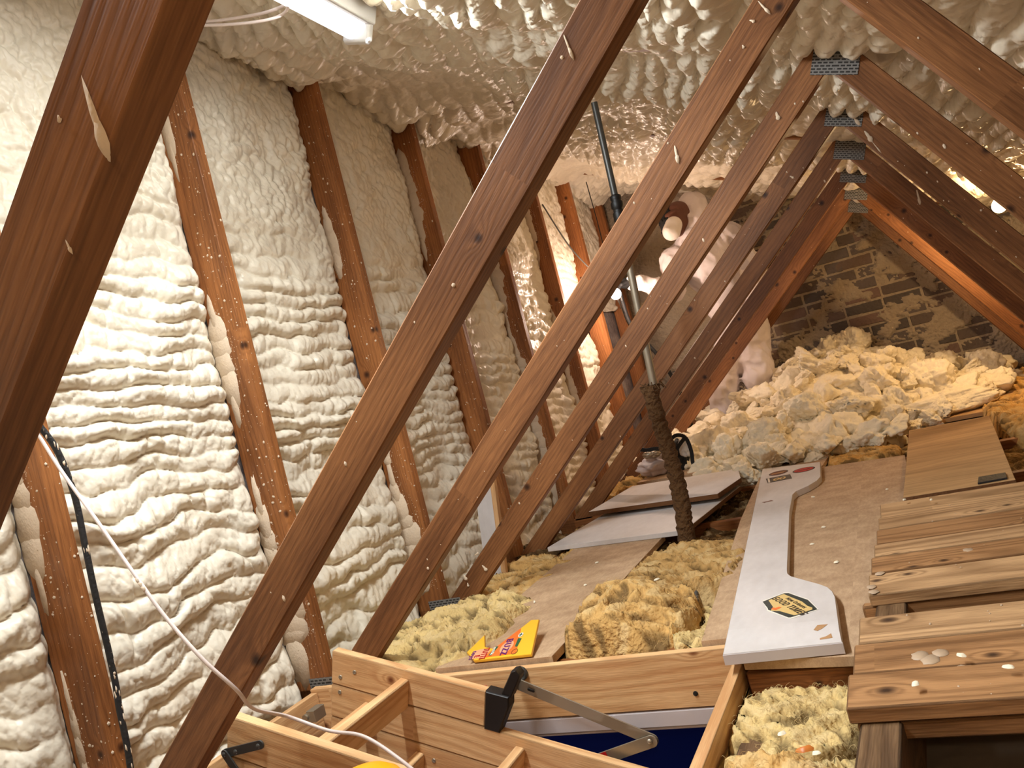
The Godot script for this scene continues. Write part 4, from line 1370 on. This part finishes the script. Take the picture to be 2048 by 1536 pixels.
# ------------------------------------------------------------------ pole, cables, packet, bag
func clutter() -> void:
	# telescopic pole: dark upper tube, collar, bright lower tube, brown lagging
	var t := thing("prop_pole", "telescopic steel prop pole with its lower part wrapped in brown lagging", "pole", P(0.745, 0.08, 2.45))
	var foot := P(0.745, 0.07, 2.45)
	var j := P(0.763, 0.565, 2.45)
	var kk := P(0.800, 1.135, 2.45)
	var top := P(0.813, 1.47, 2.45)
	var b := MB.new()
	tube(b, [kk, top], 0.0105, 18)
	obj("upper_tube", b, M.dark_steel, t)
	b = MB.new()
	tube(b, [P(0.76, 0.45, 2.45), kk], 0.0125, 18)
	obj("lower_tube", b, M.steel, t)
	b = MB.new()
	var ax := (top - j).normalized()
	lathe(b, [V(0.0, -0.052), V(0.016, -0.052), V(0.019, -0.045), V(0.019, -0.02), V(0.0155, -0.016), V(0.0155, -0.008), V(0.0195, -0.004), V(0.0195, 0.012), V(0.015, 0.018), V(0.0175, 0.022), V(0.0175, 0.034), V(0.011, 0.038)], kk, ax, 24)
	obj("collar", b, M.black, t)
	b = MB.new()
	var pts := []
	var rs := []
	for k in 61:
		var s := k / 60.0
		var p := foot.lerp(j, s) + Vector3(0.008 * sin(s * 5.0), 0, 0.006 * cos(s * 7.0))
		pts.append(p)
		rs.append(0.026 - 0.003 * s + 0.0028 * nz.get_noise_1d(s * 60.0) + (0.002 if k % 4 < 2 else -0.001) + (0.007 if s > 0.95 else 0.0))
	tube(b, pts, 0.025, 22, rs)
	for k in b.v.size():
		var p := b.v[k]
		b.v[k] += b.n[k] * 0.0035 * nz.get_noise_3d(p.x * 30.0, p.y * 70.0, p.z * 30.0)
	obj("lagging", b, M.lagging, t)
	b = MB.new()
	for k in 14:
		var a := TAU * k / 14.0
		var o := Vector3(cos(a), 0, sin(a))
		tube(b, [j + o * 0.018 + Vector3(0, -0.006, 0), j + o * 0.027 + Vector3(0, rng.randf_range(0.0, 0.012), 0), j + o * rng.randf_range(0.03, 0.045) + Vector3(0, rng.randf_range(-0.02, 0.012), 0)], 0.002, 5)
	obj("frayed_rim", b, M.lagging, t).set_meta("kind", "stuff")
	# black sleeved duct hanging down the left wall
	var dk := thing("cable_duct", "black sleeved cable flecked with foam hanging down the left wall", "cable", P(0.06, 0.7, 0.97))
	b = MB.new()
	var path := curve_pts([P(0.045, 0.86, 0.93), P(0.055, 0.80, 0.945), P(0.06, 0.74, 0.967), P(0.06, 0.655, 0.979), P(0.06, 0.56, 0.976), P(0.06, 0.478, 0.973), P(0.06, 0.37, 0.972), P(0.06, 0.30, 0.970), P(0.06, 0.26, 0.966), P(0.062, 0.19, 0.962), P(0.06, 0.10, 0.955), P(0.06, -0.03, 0.95)], 10)
	tube(b, path, 0.0058, 10)
	obj("sleeve", b, M.grey_cable, dk)
	b = MB.new()
	rng.seed = 63
	for k in 45:
		var p: Vector3 = path[8 + rng.randi() % (path.size() - 20)]
		var nn := Vector3(rng.randf_range(0.1, 1), 0, rng.randf_range(-0.8, 1)).normalized()
		var rr := rng.randf_range(0.0008, 0.003)
		dome(b, p + nn * 0.0054, nn, Vector3.UP, rr * r_stretch(k), rr * 0.8, rr * 0.3, 8, 0.4)
	obj("foam_specks", b, M.foam_dry, dk).set_meta("kind", "stuff")
	# white flex crossing in front of the second diagonal and over the ladder
	var fx := thing("power_flex", "thin white flex drooping across the second diagonal onto the ladder rail", "cable", P(0.3, 0.3, 0.95))
	b = MB.new()
	path = curve_pts([P(0.03, 0.86, 0.93), P(0.05, 0.78, 0.945), P(0.09, 0.70, 0.945), P(0.16, 0.60, 0.937), P(0.23, 0.495, 0.93), P(0.275, 0.42, 0.93), P(0.331, 0.339, 0.935), P(0.36, 0.275, 0.96), P(0.345, 0.225, 1.0), P(0.33, 0.172, 1.085), P(0.40, 0.135, 1.10), P(0.47, 0.118, 1.105), P(0.545, 0.077, 1.095), P(0.60, 0.03, 1.09)], 10)
	tube(b, path, 0.0032, 10)
	obj("flex", b, M.white_cable, fx)
	b = MB.new()
	for k in 3: dome(b, path[41 + k] + Vector3(0, 0, 0.002), Vector3(0.3, 0.2, 1).normalized(), Vector3(0.5, -0.8, 0), 0.007, 0.003, 0.003, 8, 0.3)
	obj("foam_blob", b, M.foam_dry, fx)
	# pair of flexes under the roof beside the batten light
	for q in 2:
		b = MB.new()
		var o := q * 0.016
		tube(b, curve_pts([P(0.05, 1.73 + o, 1.40), P(0.20, 1.655 + o * 0.5, 1.44), P(0.351, 1.60 + o, 1.46), P(0.434, 1.588 + o, 1.47), P(0.47, 1.61, 1.45 + o)], 8), 0.0035, 8)
		tag(obj("lighting_flex", b, M.white_cable), "white flex under the foam running to the batten light, %s of the pair" % ["lower", "upper"][q], "cable", "lighting flexes")
	# festoon wires against the left wall near the bulb and along the right
	b = MB.new()
	tube(b, curve_pts([P(0.03, 1.60, 3.95), P(0.05, 1.38, 4.15), P(0.10, 1.22, 4.32), P(0.17, 1.16, 4.32), P(0.19, 1.15, 4.3)], 8), 0.004, 7)
	tag(obj("festoon_wire", b, M.pipe_grey), "thin wire running down the left wall to the far white bulb", "cable")
	b = MB.new()
	tube(b, curve_pts([P(0.19, 1.06, 4.3), P(0.16, 1.0, 4.45), P(0.10, 0.93, 4.7), P(0.03, 0.90, 5.0)], 8), 0.004, 7)
	tag(obj("festoon_wire", b, M.pipe_grey), "thin wire sagging from the far white bulb across the bare wall", "cable")
	# grey flex looping over the joist by the wool mound
	b = MB.new()
	tube(b, curve_pts([P(0.885, 0.05, 2.0), P(0.875, 0.055, 1.95), P(0.88, 0.02, 1.87), P(0.875, -0.01, 1.80), P(0.84, 0.0, 1.74)], 8), 0.0065, 10)
	tag(obj("grey_flex", b, M.pipe_grey), "grey flex looping over the joist behind the wool mound", "cable")
	b = MB.new()
	tube(b, curve_pts([P(0.88, 0.05, 1.70), P(0.872, 0.035, 1.66), P(0.862, 0.02, 1.61), P(0.855, 0.0, 1.57)], 8), 0.008, 10)
	tag(obj("grey_flex", b, M.pipe_grey), "grey flex running down beside the hatch frame in front of the wool mound", "cable")
	packet()
	bag()

func r_stretch(k: int) -> float:
	return 1.2 + 2.5 * absf(sin(k * 12.9))

func packet() -> void:
	var t := thing("snack_packet", "crumpled yellow snack packet with purple print behind the hatch frame", "packet", P(0.5, 0.068, 1.56))
	# pillow surface over the outline
	var outline := [V(0.4394, 1.4794), V(0.3933, 1.6575), V(0.4393, 1.5935), V(0.4754, 1.5843), V(0.5085, 1.7045), V(0.5314, 1.7008), V(0.6410, 1.4657)]
	outline = [V(0.4394, 1.56), V(0.40, 1.60), V(0.418, 1.672), V(0.445, 1.615), V(0.4754, 1.602), V(0.5285, 1.715), V(0.5514, 1.712), V(0.588, 1.56)]
	var b := MB.new()
	slab(b, outline, 0.0655, 0.0725, 0.002, flatxf(0))
	obj("wrapper", b, M.packet, t)
	var y := 0.0727
	flat_piece(t, "orange_field", [V(0.462, 1.567), V(0.473, 1.597), V(0.515, 1.68), V(0.545, 1.57)], y, M.print_orange)
	flat_piece(t, "pink_field", [V(0.425, 1.567), V(0.420, 1.60), V(0.447, 1.606), V(0.468, 1.594), V(0.463, 1.567)], y, M.print_pink)
	var gp := [V(0.472, 1.573), V(0.480, 1.573), V(0.484, 1.608), V(0.476, 1.608)]
	flat_piece(t, "green_panel", gp, y + 0.0004, M.print_leaf)
	flat_piece(t, "green_flash", [V(0.530, 1.60), V(0.537, 1.597), V(0.535, 1.632), V(0.525, 1.634)], y + 0.0004, M.print_leaf)
	var circ := []
	var em := []
	for k in 24:
		var a := TAU * k / 24.0
		circ.append(V(0.508 + 0.0155 * cos(a), 1.602 + 0.026 * sin(a)))
		em.append(V(0.5265 + 0.006 * cos(a), 1.648 + 0.0095 * sin(a)))
	flat_piece(t, "badge", circ, y + 0.0004, M.print_pink)
	flat_piece(t, "badge", em, y + 0.0004, M.print_white)
	flat_piece(t, "cross", [V(0.5225, 1.6495), V(0.5305, 1.6495), V(0.5305, 1.6465), V(0.5225, 1.6465)], y + 0.0007, M.print_leaf)
	flat_piece(t, "cross", [V(0.5252, 1.655), V(0.5278, 1.655), V(0.5278, 1.641), V(0.5252, 1.641)], y + 0.0008, M.print_leaf)
	var dn := Vector3(0.1, 0, 1)
	var rt := Vector3(1, 0, -0.1)
	lettering(t, "BUZZ", 0.0165, P(0.508, y + 0.001, 1.602), dn, rt, M.print_purple, false, true, 1.25)
	lettering(t, "milk", 0.007, P(0.478, y + 0.001, 1.590), dn, rt, M.print_white, false, true, 1.6)
	lettering(t, "TUTTI", 0.015, P(0.457, y + 0.001, 1.583), dn, rt, M.red, false, true, 0.8)
	lettering(t, "E", 0.014, P(0.441, y + 0.001, 1.575), dn, rt, M.red, false, true, 1.0)
	lettering(t, "toys", 0.010, P(0.427, y + 0.001, 1.580), dn, rt, M.print_purple, false, true, 1.3)
	var ring := []
	for k in 21: ring.append(P(0.538 + 0.007 * cos(TAU * k / 20.0), y + 0.0005, 1.578 + 0.010 * sin(TAU * k / 20.0)))
	b = MB.new()
	tube(b, ring, 0.0006, 5)
	obj("round_mark", b, M.print_black, t)
	t.rotation.x = 0.2 # propped against the wool behind

func bag() -> void:
	var t := thing("tool_bag", "white bag with black straps on the floor behind the lagged pole", "bag", P(0.36, 0.1, 3.75))
	var g := ico(3)
	var vs: Array = g[0]
	for q in [["white_pouch", Vector3(0.33, 0.155, -3.78), Vector3(0.10, 0.055, 0.09), M.suit, 3.0], ["white_pouch", Vector3(0.485, 0.215, -3.74), Vector3(0.03, 0.045, 0.03), M.white, 7.0], ["grey_clasp", Vector3(0.335, 0.222, -3.70), Vector3(0.045, 0.020, 0.03), M.steel, 11.0], ["black_body", Vector3(0.43, 0.17, -3.78), Vector3(0.055, 0.085, 0.06), M.strap, 5.0]]:
		var pts := PackedVector3Array()
		for p in vs:
			var s: float = 1.0 + 0.22 * nz.get_noise_3d(p.x * 2.2 + q[4], p.y * 2.2, p.z * 2.2)
			pts.append(q[1] + p * q[2] * s)
		var b := MB.new()
		closed_mesh(b, pts, g[1])
		obj(q[0], b, q[3], t)
	for q in [[P(0.435, 0.27, 3.72), P(0.475, 0.285, 3.70), P(0.512, 0.265, 3.70), P(0.522, 0.20, 3.70), P(0.515, 0.14, 3.70), P(0.53, 0.11, 3.68)], [P(0.27, 0.262, 3.70), P(0.32, 0.248, 3.68), P(0.37, 0.245, 3.68), P(0.42, 0.22, 3.69)], [P(0.505, 0.262, 3.70), P(0.47, 0.23, 3.68), P(0.455, 0.20, 3.68)]]:
		var b := MB.new()
		var c := curve_pts(q, 6)
		for k in c.size() - 1: bar(b, c[k], c[k + 1] + (c[k + 1] - c[k]) * 0.1, Vector3(0, 0, 1), 0.018, 0.004, 0.001)
		obj("strap", b, M.strap, t)

# ------------------------------------------------------------------ heap of foam offcuts
func chunk_mesh(sd: int, level: int, flat: Vector3, rough := 1.0) -> ArrayMesh:
	var r := RandomNumberGenerator.new()
	r.seed = sd
	var g := ico(level)
	var planes := []
	for k in 9:
		planes.append([Vector3(r.randf_range(-1, 1), r.randf_range(-1, 1), r.randf_range(-1, 1)).normalized(), r.randf_range(0.52, 0.9)])
	var pts := PackedVector3Array()
	for p in g[0]:
		var d := 1.15
		for q in planes:
			var c: float = p.dot(q[0])
			if c > 0.05: d = minf(d, q[1] / c)
		var n1 := nz.get_noise_3d(p.x * 2.0 + sd, p.y * 2.0, p.z * 2.0)
		var n2 := nz.get_noise_3d(p.x * 5.5, p.y * 5.5 + sd, p.z * 5.5)
		var c3: float = cell.get_noise_3d(p.x * 2.6 + sd, p.y * 2.6, p.z * 2.6) + 1.0
		d *= 1.0 + rough * (0.16 * n1 + 0.09 * (0.5 - absf(n2) * 2.0) + 0.05 * bubble(c3))
		pts.append(p * d * flat)
	var b := MB.new()
	closed_mesh(b, pts, g[1])
	return b.mesh()

func heap_y(x: float, d: float) -> float:
	# surface of the heap
	var ridge := 0.34 * exp(-pow((x - 1.12) / 0.55, 2.0)) + 0.045 * exp(-pow((x - 0.3) / 0.35, 2.0))
	var back := smoothstep(3.55 + 0.55 * maxf(x - 1.0, 0.0) * 1.6, 4.85, d)
	return 0.05 + ridge * back

func heap() -> void:
	var meshes := []
	for k in 12:
		meshes.append(chunk_mesh(200 + k * 7, 4 if k < 5 else 3, [Vector3(1, 0.75, 0.85), Vector3(1, 0.55, 0.8), Vector3(0.9, 0.9, 0.8), Vector3(1.15, 0.6, 0.7)][k % 4]))
	var r := RandomNumberGenerator.new()
	r.seed = 2024
	var n := 0
	var src: Array[MeshInstance3D] = []
	for k in 12:
		var o := MeshInstance3D.new()
		o.mesh = meshes[k]
		o.material_override = M.chunk
		src.append(o)
	var placed := []
	var tries := 0
	while n < 255 and tries < 9000:
		tries += 1
		var x := r.randf_range(0.12, 1.98)
		var front := 3.98 - 0.55 * smoothstep(0.15, 0.75, x) + 0.02 * sin(x * 9.0)
		if x > 0.95: front = 3.50 + (x - 0.95) * 0.62
		if x > 1.4: front = 3.80 + (x - 1.4) * 1.55
		var d := r.randf_range(front, 5.3)
		var big := r.randf()
		var s := lerpf(0.05, 0.125, big * big)
		if d - front < 0.12: s = minf(s, 0.075)
		var ok := true
		for q in placed:
			var dx: float = q[0] - x
			var dd: float = (q[1] - d) * 0.8
			var rr: float = (q[2] + s) * (0.60 if n < 110 else (0.40 if n < 195 else 0.30))
			if dx * dx + dd * dd < rr * rr:
				ok = false
				break
		if not ok: continue
		# keep the worker's legs clear
		if (Vector2(x, d) - V(0.74, 4.87)).length() < 0.09 + s * 0.65 or (Vector2(x, d) - V(0.47, 4.87)).length() < 0.09 + s * 0.65: continue
		if (Vector2(x, d) - V(0.40, 3.76)).length() < 0.13: continue
		placed.append([x, d, s])
		var o: MeshInstance3D = src[n % 12].duplicate()
		o.name = numbered("foam_chunk", self)
		add_child(o, true)
		var y := heap_y(x, d) + s * 0.30 + (0.035 if n >= 110 else 0.0) + r.randf_range(-0.01, 0.015)
		o.transform = Transform3D(Basis(Vector3.UP, r.randf() * TAU) * Basis(Vector3(1, 0, 0), r.randf_range(-0.7, 0.7)) * Basis(Vector3(0, 0, 1), r.randf_range(-0.5, 0.5)).scaled(Vector3.ONE * s), P(x, y, d))
		var side := "left end near strapped bag" if x < 0.55 else ("left half beyond the worktop" if x < 0.95 else ("middle of the heap" if x < 1.35 else "right part by the slab"))
		var row := "along the front edge" if d - front < 0.18 else ("on top near the wall" if d > 4.75 else "on the slope")
		var size := "large" if s > 0.085 else ("fist sized" if s > 0.06 else "small")
		tag(o, "%s cream foam chunk %s, %s" % [size, row, side], "foam chunk", "broken foam heap")
		n += 1
	# the broad slab lying at the right end and one beyond it
	for q in [[P(1.60, 0.115, 4.24), Vector3(0.17, 0.042, 0.11), 0.1, "broad flat slab of cream foam at the right end of the heap"], [P(1.80, 0.12, 4.55), Vector3(0.10, 0.05, 0.07), -0.3, "foam chunk lying apart at the far right, beyond the broad slab"]]:
		var o := MeshInstance3D.new()
		o.mesh = chunk_mesh(977 + int(q[2] * 100), 4, q[1] * 1.25, 0.45)
		o.material_override = M.chunk
		o.name = numbered("foam_slab", self)
		add_child(o, true)
		o.transform = Transform3D(Basis(Vector3.UP, q[2]), q[0])
		tag(o, q[3], "foam slab")
	for o in src: o.free()
	# crumbled rubble filling the heap between the chunks
	var st := 0.012
	var nu := int(1.9 / st)
	var nv := int(1.75 / st)
	var pts := PackedVector3Array()
	pts.resize(nu * nv)
	for q in nv:
		for a in nu:
			var x := 0.12 + a * st
			var d := 3.6 + q * st
			var c1 := cell.get_noise_2d(x / 0.07, d / 0.06) + 1.0
			var c2 := cell.get_noise_2d(x / 0.03 + 9.0, d / 0.03) + 1.0
			var y := heap_y(x, d) - 0.012 + 0.04 * bubble(c1) + 0.015 * bubble(c2)
			var fr := 3.98 - 0.55 * smoothstep(0.15, 0.75, x)
			if x > 0.95: fr = 3.50 + (x - 0.95) * 0.62
			if x > 1.4: fr = 3.80 + (x - 1.4) * 1.55
			var inside := minf(d - fr - 0.06, minf(x - 0.2, 1.9 - x))
			y -= 0.25 * smoothstep(0.12, -0.05, inside)
			pts[q * nu + a] = P(x, y, d)
	tag(obj("foam_rubble", field(nu, nv, pts), M.chunk), "crumbled cream foam rubble filling the gaps between the chunks of the heap", "foam rubble", "", "stuff")
	var b := MB.new()
	dome(b, P(1.73, 0.14, 4.95), Vector3(0, 1, 0.3).normalized(), Vector3.RIGHT, 0.07, 0.06, 0.05, 14, 0.15)
	tag(obj("black_cloth", b, M.strap), "small black bundle behind the foam at the foot of the gable", "cloth")

# ------------------------------------------------------------------ the worker
func limb(fld: PackedFloat32Array, nx: int, ny: int, nz_: int, org: Vector3, h: float, a: Vector3, b: Vector3, ra: float, rb: float, kb: float) -> void:
	var m := maxf(ra, rb) + 0.06
	var lo := (Vector3(minf(a.x, b.x), minf(a.y, b.y), minf(a.z, b.z)) - Vector3.ONE * m - org) / h
	var hi := (Vector3(maxf(a.x, b.x), maxf(a.y, b.y), maxf(a.z, b.z)) + Vector3.ONE * m - org) / h
	var ab := b - a
	var l2 := maxf(ab.length_squared(), 1e-9)
	for k in range(maxi(0, int(lo.z)), mini(nz_, int(hi.z) + 2)):
		for j in range(maxi(0, int(lo.y)), mini(ny, int(hi.y) + 2)):
			for i in range(maxi(0, int(lo.x)), mini(nx, int(hi.x) + 2)):
				var p := org + Vector3(i, j, k) * h
				var t := clampf((p - a).dot(ab) / l2, 0.0, 1.0)
				var d := (p - a - ab * t).length() - lerpf(ra, rb, t)
				var id := (k * ny + j) * nx + i
				var o := fld[id]
				var q := maxf(kb - absf(o - d), 0.0) / kb
				fld[id] = minf(o, d) - q * q * kb * 0.25

func nets(bones: Array, h: float, kb: float, wrinkle: float, wf: float) -> MB:
	var lo := Vector3.ONE * 1e9
	var hi := -Vector3.ONE * 1e9
	for q in bones:
		for e in 2:
			var m: float = q[2 + e] + 0.05
			lo = Vector3(minf(lo.x, q[e].x - m), minf(lo.y, q[e].y - m), minf(lo.z, q[e].z - m))
			hi = Vector3(maxf(hi.x, q[e].x + m), maxf(hi.y, q[e].y + m), maxf(hi.z, q[e].z + m))
	var nx := int((hi.x - lo.x) / h) + 2
	var ny := int((hi.y - lo.y) / h) + 2
	var nzz := int((hi.z - lo.z) / h) + 2
	var fld := PackedFloat32Array()
	fld.resize(nx * ny * nzz)
	fld.fill(0.2)
	for q in bones: limb(fld, nx, ny, nzz, lo, h, q[0], q[1], q[2], q[3], kb)
	if wrinkle > 0.0:
		for k in nzz:
			for j in ny:
				for i in nx:
					var id := (k * ny + j) * nx + i
					if absf(fld[id]) < 0.05:
						var p := lo + Vector3(i, j, k) * h
						var w := nz.get_noise_3d(p.x * wf + p.y * wf * 0.4, p.y * wf * 0.7, p.z * wf)
						fld[id] += wrinkle * (absf(w) * 2.0 - 0.5)
	var ids := {}
	var pts := PackedVector3Array()
	for k in nzz - 1:
		for j in ny - 1:
			for i in nx - 1:
				var id := (k * ny + j) * nx + i
				var c := PackedFloat32Array([fld[id], fld[id + 1], fld[id + nx], fld[id + nx + 1], fld[id + nx * ny], fld[id + nx * ny + 1], fld[id + nx * ny + nx], fld[id + nx * ny + nx + 1]])
				var neg := 0
				for q in 8: neg += 1 if c[q] < 0 else 0
				if neg == 0 or neg == 8: continue
				var s := Vector3.ZERO
				var cnt := 0
				for e in [[0, 1], [2, 3], [4, 5], [6, 7], [0, 2], [1, 3], [4, 6], [5, 7], [0, 4], [1, 5], [2, 6], [3, 7]]:
					if (c[e[0]] < 0) != (c[e[1]] < 0):
						var t: float = c[e[0]] / (c[e[0]] - c[e[1]])
						var pa := Vector3(e[0] & 1, (e[0] >> 1) & 1, (e[0] >> 2) & 1)
						var pb := Vector3(e[1] & 1, (e[1] >> 1) & 1, (e[1] >> 2) & 1)
						s += pa.lerp(pb, t)
						cnt += 1
				ids[id] = pts.size()
				pts.append(lo + (Vector3(i, j, k) + s / cnt) * h)
	var fs := PackedInt32Array()
	var st := [1, nx, nx * ny]
	for id in ids:
		for ax in 3:
			var o1: int = st[(ax + 1) % 3]
			var o2: int = st[(ax + 2) % 3]
			var here: float = fld[id]
			var there: float = fld[id + st[ax]]
			if (here < 0) == (there < 0): continue
			if not (ids.has(id - o1) and ids.has(id - o2) and ids.has(id - o1 - o2)): continue
			var a: int = ids[id]
			var b: int = ids[id - o1]
			var c: int = ids[id - o1 - o2]
			var d: int = ids[id - o2]
			if here < 0:
				for q in [a, b, c, a, c, d]: fs.append(q)
			else:
				for q in [a, c, b, a, d, c]: fs.append(q)
	var mb := MB.new()
	closed_mesh(mb, pts, fs)
	return mb

func worker() -> void:
	var t := thing("person", "person in a white hooded coverall and dust mask leaning left to spray foam", "person", P(0.6, 0.05, 4.87))
	var z := 4.87
	var pel := P(0.72, 0.74, z)
	var waist := P(0.685, 0.92, z - 0.01)
	var chest := P(0.635, 1.12, z - 0.03)
	var neck := P(0.585, 1.28, z - 0.06)
	var shl := P(0.455, 1.20, z - 0.10)
	var shr := P(0.775, 1.26, z + 0.02)
	var elb := P(0.43, 1.03, z - 0.22)
	var wri := P(0.235, 1.135, z - 0.30)
	var elr := P(0.87, 1.04, z + 0.04)
	var wrr := P(0.84, 0.84, z - 0.10)
	var head := P(0.545, 1.455, z - 0.11)
	var hipr := P(0.765, 0.68, z)
	var hipl := P(0.645, 0.68, z)
	var knr := P(0.745, 0.42, z - 0.03)
	var knl := P(0.53, 0.42, z - 0.05)
	var anr := P(0.735, 0.12, z)
	var anl := P(0.462, 0.12, z)
	# coverall: trunk, legs, sleeves and hood as one continuous surface
	var suit := [[pel, waist, 0.145, 0.135], [waist, chest, 0.135, 0.15], [chest, neck, 0.14, 0.075], [neck, shl, 0.075, 0.075], [neck, shr, 0.075, 0.075], [chest, shl, 0.10, 0.075], [chest, shr, 0.10, 0.075],
		[shl, elb, 0.072, 0.06], [elb, wri, 0.062, 0.048], [shr, elr, 0.072, 0.060], [elr, wrr, 0.06, 0.045],
		[hipr, knr, 0.10, 0.085], [knr, anr, 0.083, 0.072], [hipl, knl, 0.10, 0.085], [knl, anl, 0.083, 0.072],
		[neck, P(0.61, 1.44, z - 0.045), 0.08, 0.098], [P(0.61, 1.44, z - 0.045), P(0.63, 1.50, z - 0.03), 0.098, 0.085]]
	obj("body", nets(suit, 0.012, 0.045, 0.012, 12.0), M.suit, t)
	# head with face, tipped forwards; mask over nose and mouth
	var hb := [[head, head + Vector3(-0.01, -0.02, 0.015), 0.085, 0.075], [head + Vector3(-0.01, -0.05, 0.03), head + Vector3(-0.015, -0.085, 0.035), 0.058, 0.042], [head + Vector3(-0.02, -0.02, 0.085), head + Vector3(-0.022, -0.045, 0.10), 0.010, 0.014], [head + Vector3(-0.088, -0.02, 0.01), head + Vector3(-0.09, -0.045, 0.008), 0.012, 0.012], [head + Vector3(-0.05, 0.008, 0.072), head + Vector3(0.01, 0.01, 0.08), 0.012, 0.012]]
	obj("head", nets(hb, 0.006, 0.02, 0.0, 1.0), M.skin, t)
	for s in [-0.045, 0.006]:
		var eb := MB.new()
		lathe(eb, [V(0, 0.010), V(0.006, 0.008), V(0.010, 0.0), V(0.006, -0.008), V(0, -0.010)], head + Vector3(s, -0.012, 0.074), Vector3(0, 0, 1), 14)
		obj("eye", eb, M.white, t)
	var hr := [[head + Vector3(-0.05, -0.03, 0.01), head + Vector3(-0.07, -0.075, 0.02), 0.062, 0.045], [head + Vector3(-0.04, 0.02, 0.02), head + Vector3(-0.06, -0.02, 0.04), 0.058, 0.05]]
	obj("hair", nets(hr, 0.008, 0.03, 0.008, 40.0), M.hair, t)
	var mk := [[P(0.525, 1.395, z - 0.205), P(0.505, 1.360, z - 0.215), 0.050, 0.052], [P(0.50, 1.372, z - 0.25), P(0.497, 1.368, z - 0.262), 0.018, 0.015]]
	var mo := obj("dust_mask", nets(mk, 0.007, 0.04, 0.0, 1.0), M.mask, t)
	var vb := MB.new()
	lathe(vb, [V(0, 0.006), V(0.010, 0.006), V(0.012, 0.003), V(0.014, 0.0)], P(0.492, 1.372, z - 0.272), Vector3(-0.2, 0, 1).normalized(), 16)
	obj("valve", vb, M.white, mo)
	# hands: palm, four unequal curled fingers and a thumb each
	for q in [[wri, Vector3(-1, 0.15, 0.25), Vector3(0, -1, 0.1)], [wrr, Vector3(-0.1, -1, 0.35), Vector3(-1, 0, -0.1)]]:
		var dirh: Vector3 = q[1].normalized()
		var curl: Vector3 = q[2]
		curl = (curl - dirh * curl.dot(dirh)).normalized()
		var side := dirh.cross(curl)
		var hbz := [[q[0], q[0] + dirh * 0.045, 0.028, 0.03], [q[0] + dirh * 0.045, q[0] + dirh * 0.085, 0.03, 0.026]]
		var base: Vector3 = q[0] + dirh * 0.09
		for f in 4:
			var o := side * (0.0195 * (f - 1.5))
			var l: float = [0.034, 0.040, 0.038, 0.030][f]
			var k1 := base + o + dirh * l * 0.7 + curl * l * 0.5
			var k2 := k1 + dirh * l * 0.1 + curl * l * 0.75
			var k3 := k2 - dirh * l * 0.4 + curl * l * 0.35
			hbz.append([base + o - dirh * 0.01, k1, 0.0095, 0.009])
			hbz.append([k1, k2, 0.009, 0.0085])
			hbz.append([k2, k3, 0.0085, 0.008])
		var tb: Vector3 = q[0] + dirh * 0.04 + side * 0.03
		hbz.append([tb, tb + dirh * 0.03 + side * 0.015 + curl * 0.015, 0.011, 0.010])
		hbz.append([tb + dirh * 0.03 + side * 0.015 + curl * 0.015, tb + dirh * 0.05 + curl * 0.035, 0.010, 0.009])
		obj("hand", nets(hbz, 0.005, 0.010, 0.0, 1.0), M.strap, t, "black gloved hand")
	for q in [anr, anl]:
		var bt := [[q + Vector3(0, -0.03, 0.0), q + Vector3(-0.01, -0.035, 0.13), 0.042, 0.036], [q + Vector3(0, 0.04, 0), q + Vector3(0, -0.03, 0), 0.05, 0.045]]
		obj("boot", nets(bt, 0.011, 0.03, 0.0, 1.0), M.hair, t)
	# spray gun held at the wall
	var g := thing("spray_gun", "small dark spray gun in the worker's left hand beside the white bulb", "spray gun", P(0.15, 1.11, z - 0.30))
	var b := MB.new()
	var hx := wri + Vector3(-0.10, -0.01, 0.03)
	tube(b, [hx + Vector3(0.02, 0.02, 0), hx + Vector3(-0.09, 0.045, 0.0)], 0.014, 12)
	obj("barrel", b, M.dark_steel, g)
	b = MB.new()
	tube(b, [hx + Vector3(0.01, 0.03, 0), hx + Vector3(0.015, -0.08, 0.005)], 0.013, 12)
	obj("grip", b, M.black, g)
	b = MB.new()
	tube(b, curve_pts([hx + Vector3(0.015, -0.08, 0.005), hx + Vector3(0.04, -0.25, 0.02), hx + Vector3(0.16, -0.50, 0.0), hx + Vector3(0.20, -0.85, -0.1), hx + Vector3(0.10, -1.02, -0.1)], 8), 0.011, 10)
	obj("hose", b, M.strap, g)

func _ready() -> void:
	view()
	nz.seed = 11
	nz.frequency = 1.0
	nz.noise_type = FastNoiseLite.TYPE_SIMPLEX_SMOOTH
	nz.fractal_type = FastNoiseLite.FRACTAL_NONE
	cell.seed = 3
	cell.frequency = 1.0
	cell.noise_type = FastNoiseLite.TYPE_CELLULAR
	cell.cellular_return_type = FastNoiseLite.RETURN_DISTANCE
	cell.cellular_distance_function = FastNoiseLite.DISTANCE_EUCLIDEAN
	cell.fractal_type = FastNoiseLite.FRACTAL_NONE
	rng.seed = 1
	materials()
	lamps()
	shell()
	trusses()
	boards()
	insulation()
	hatch()
	clutter()
	heap()
	worker()
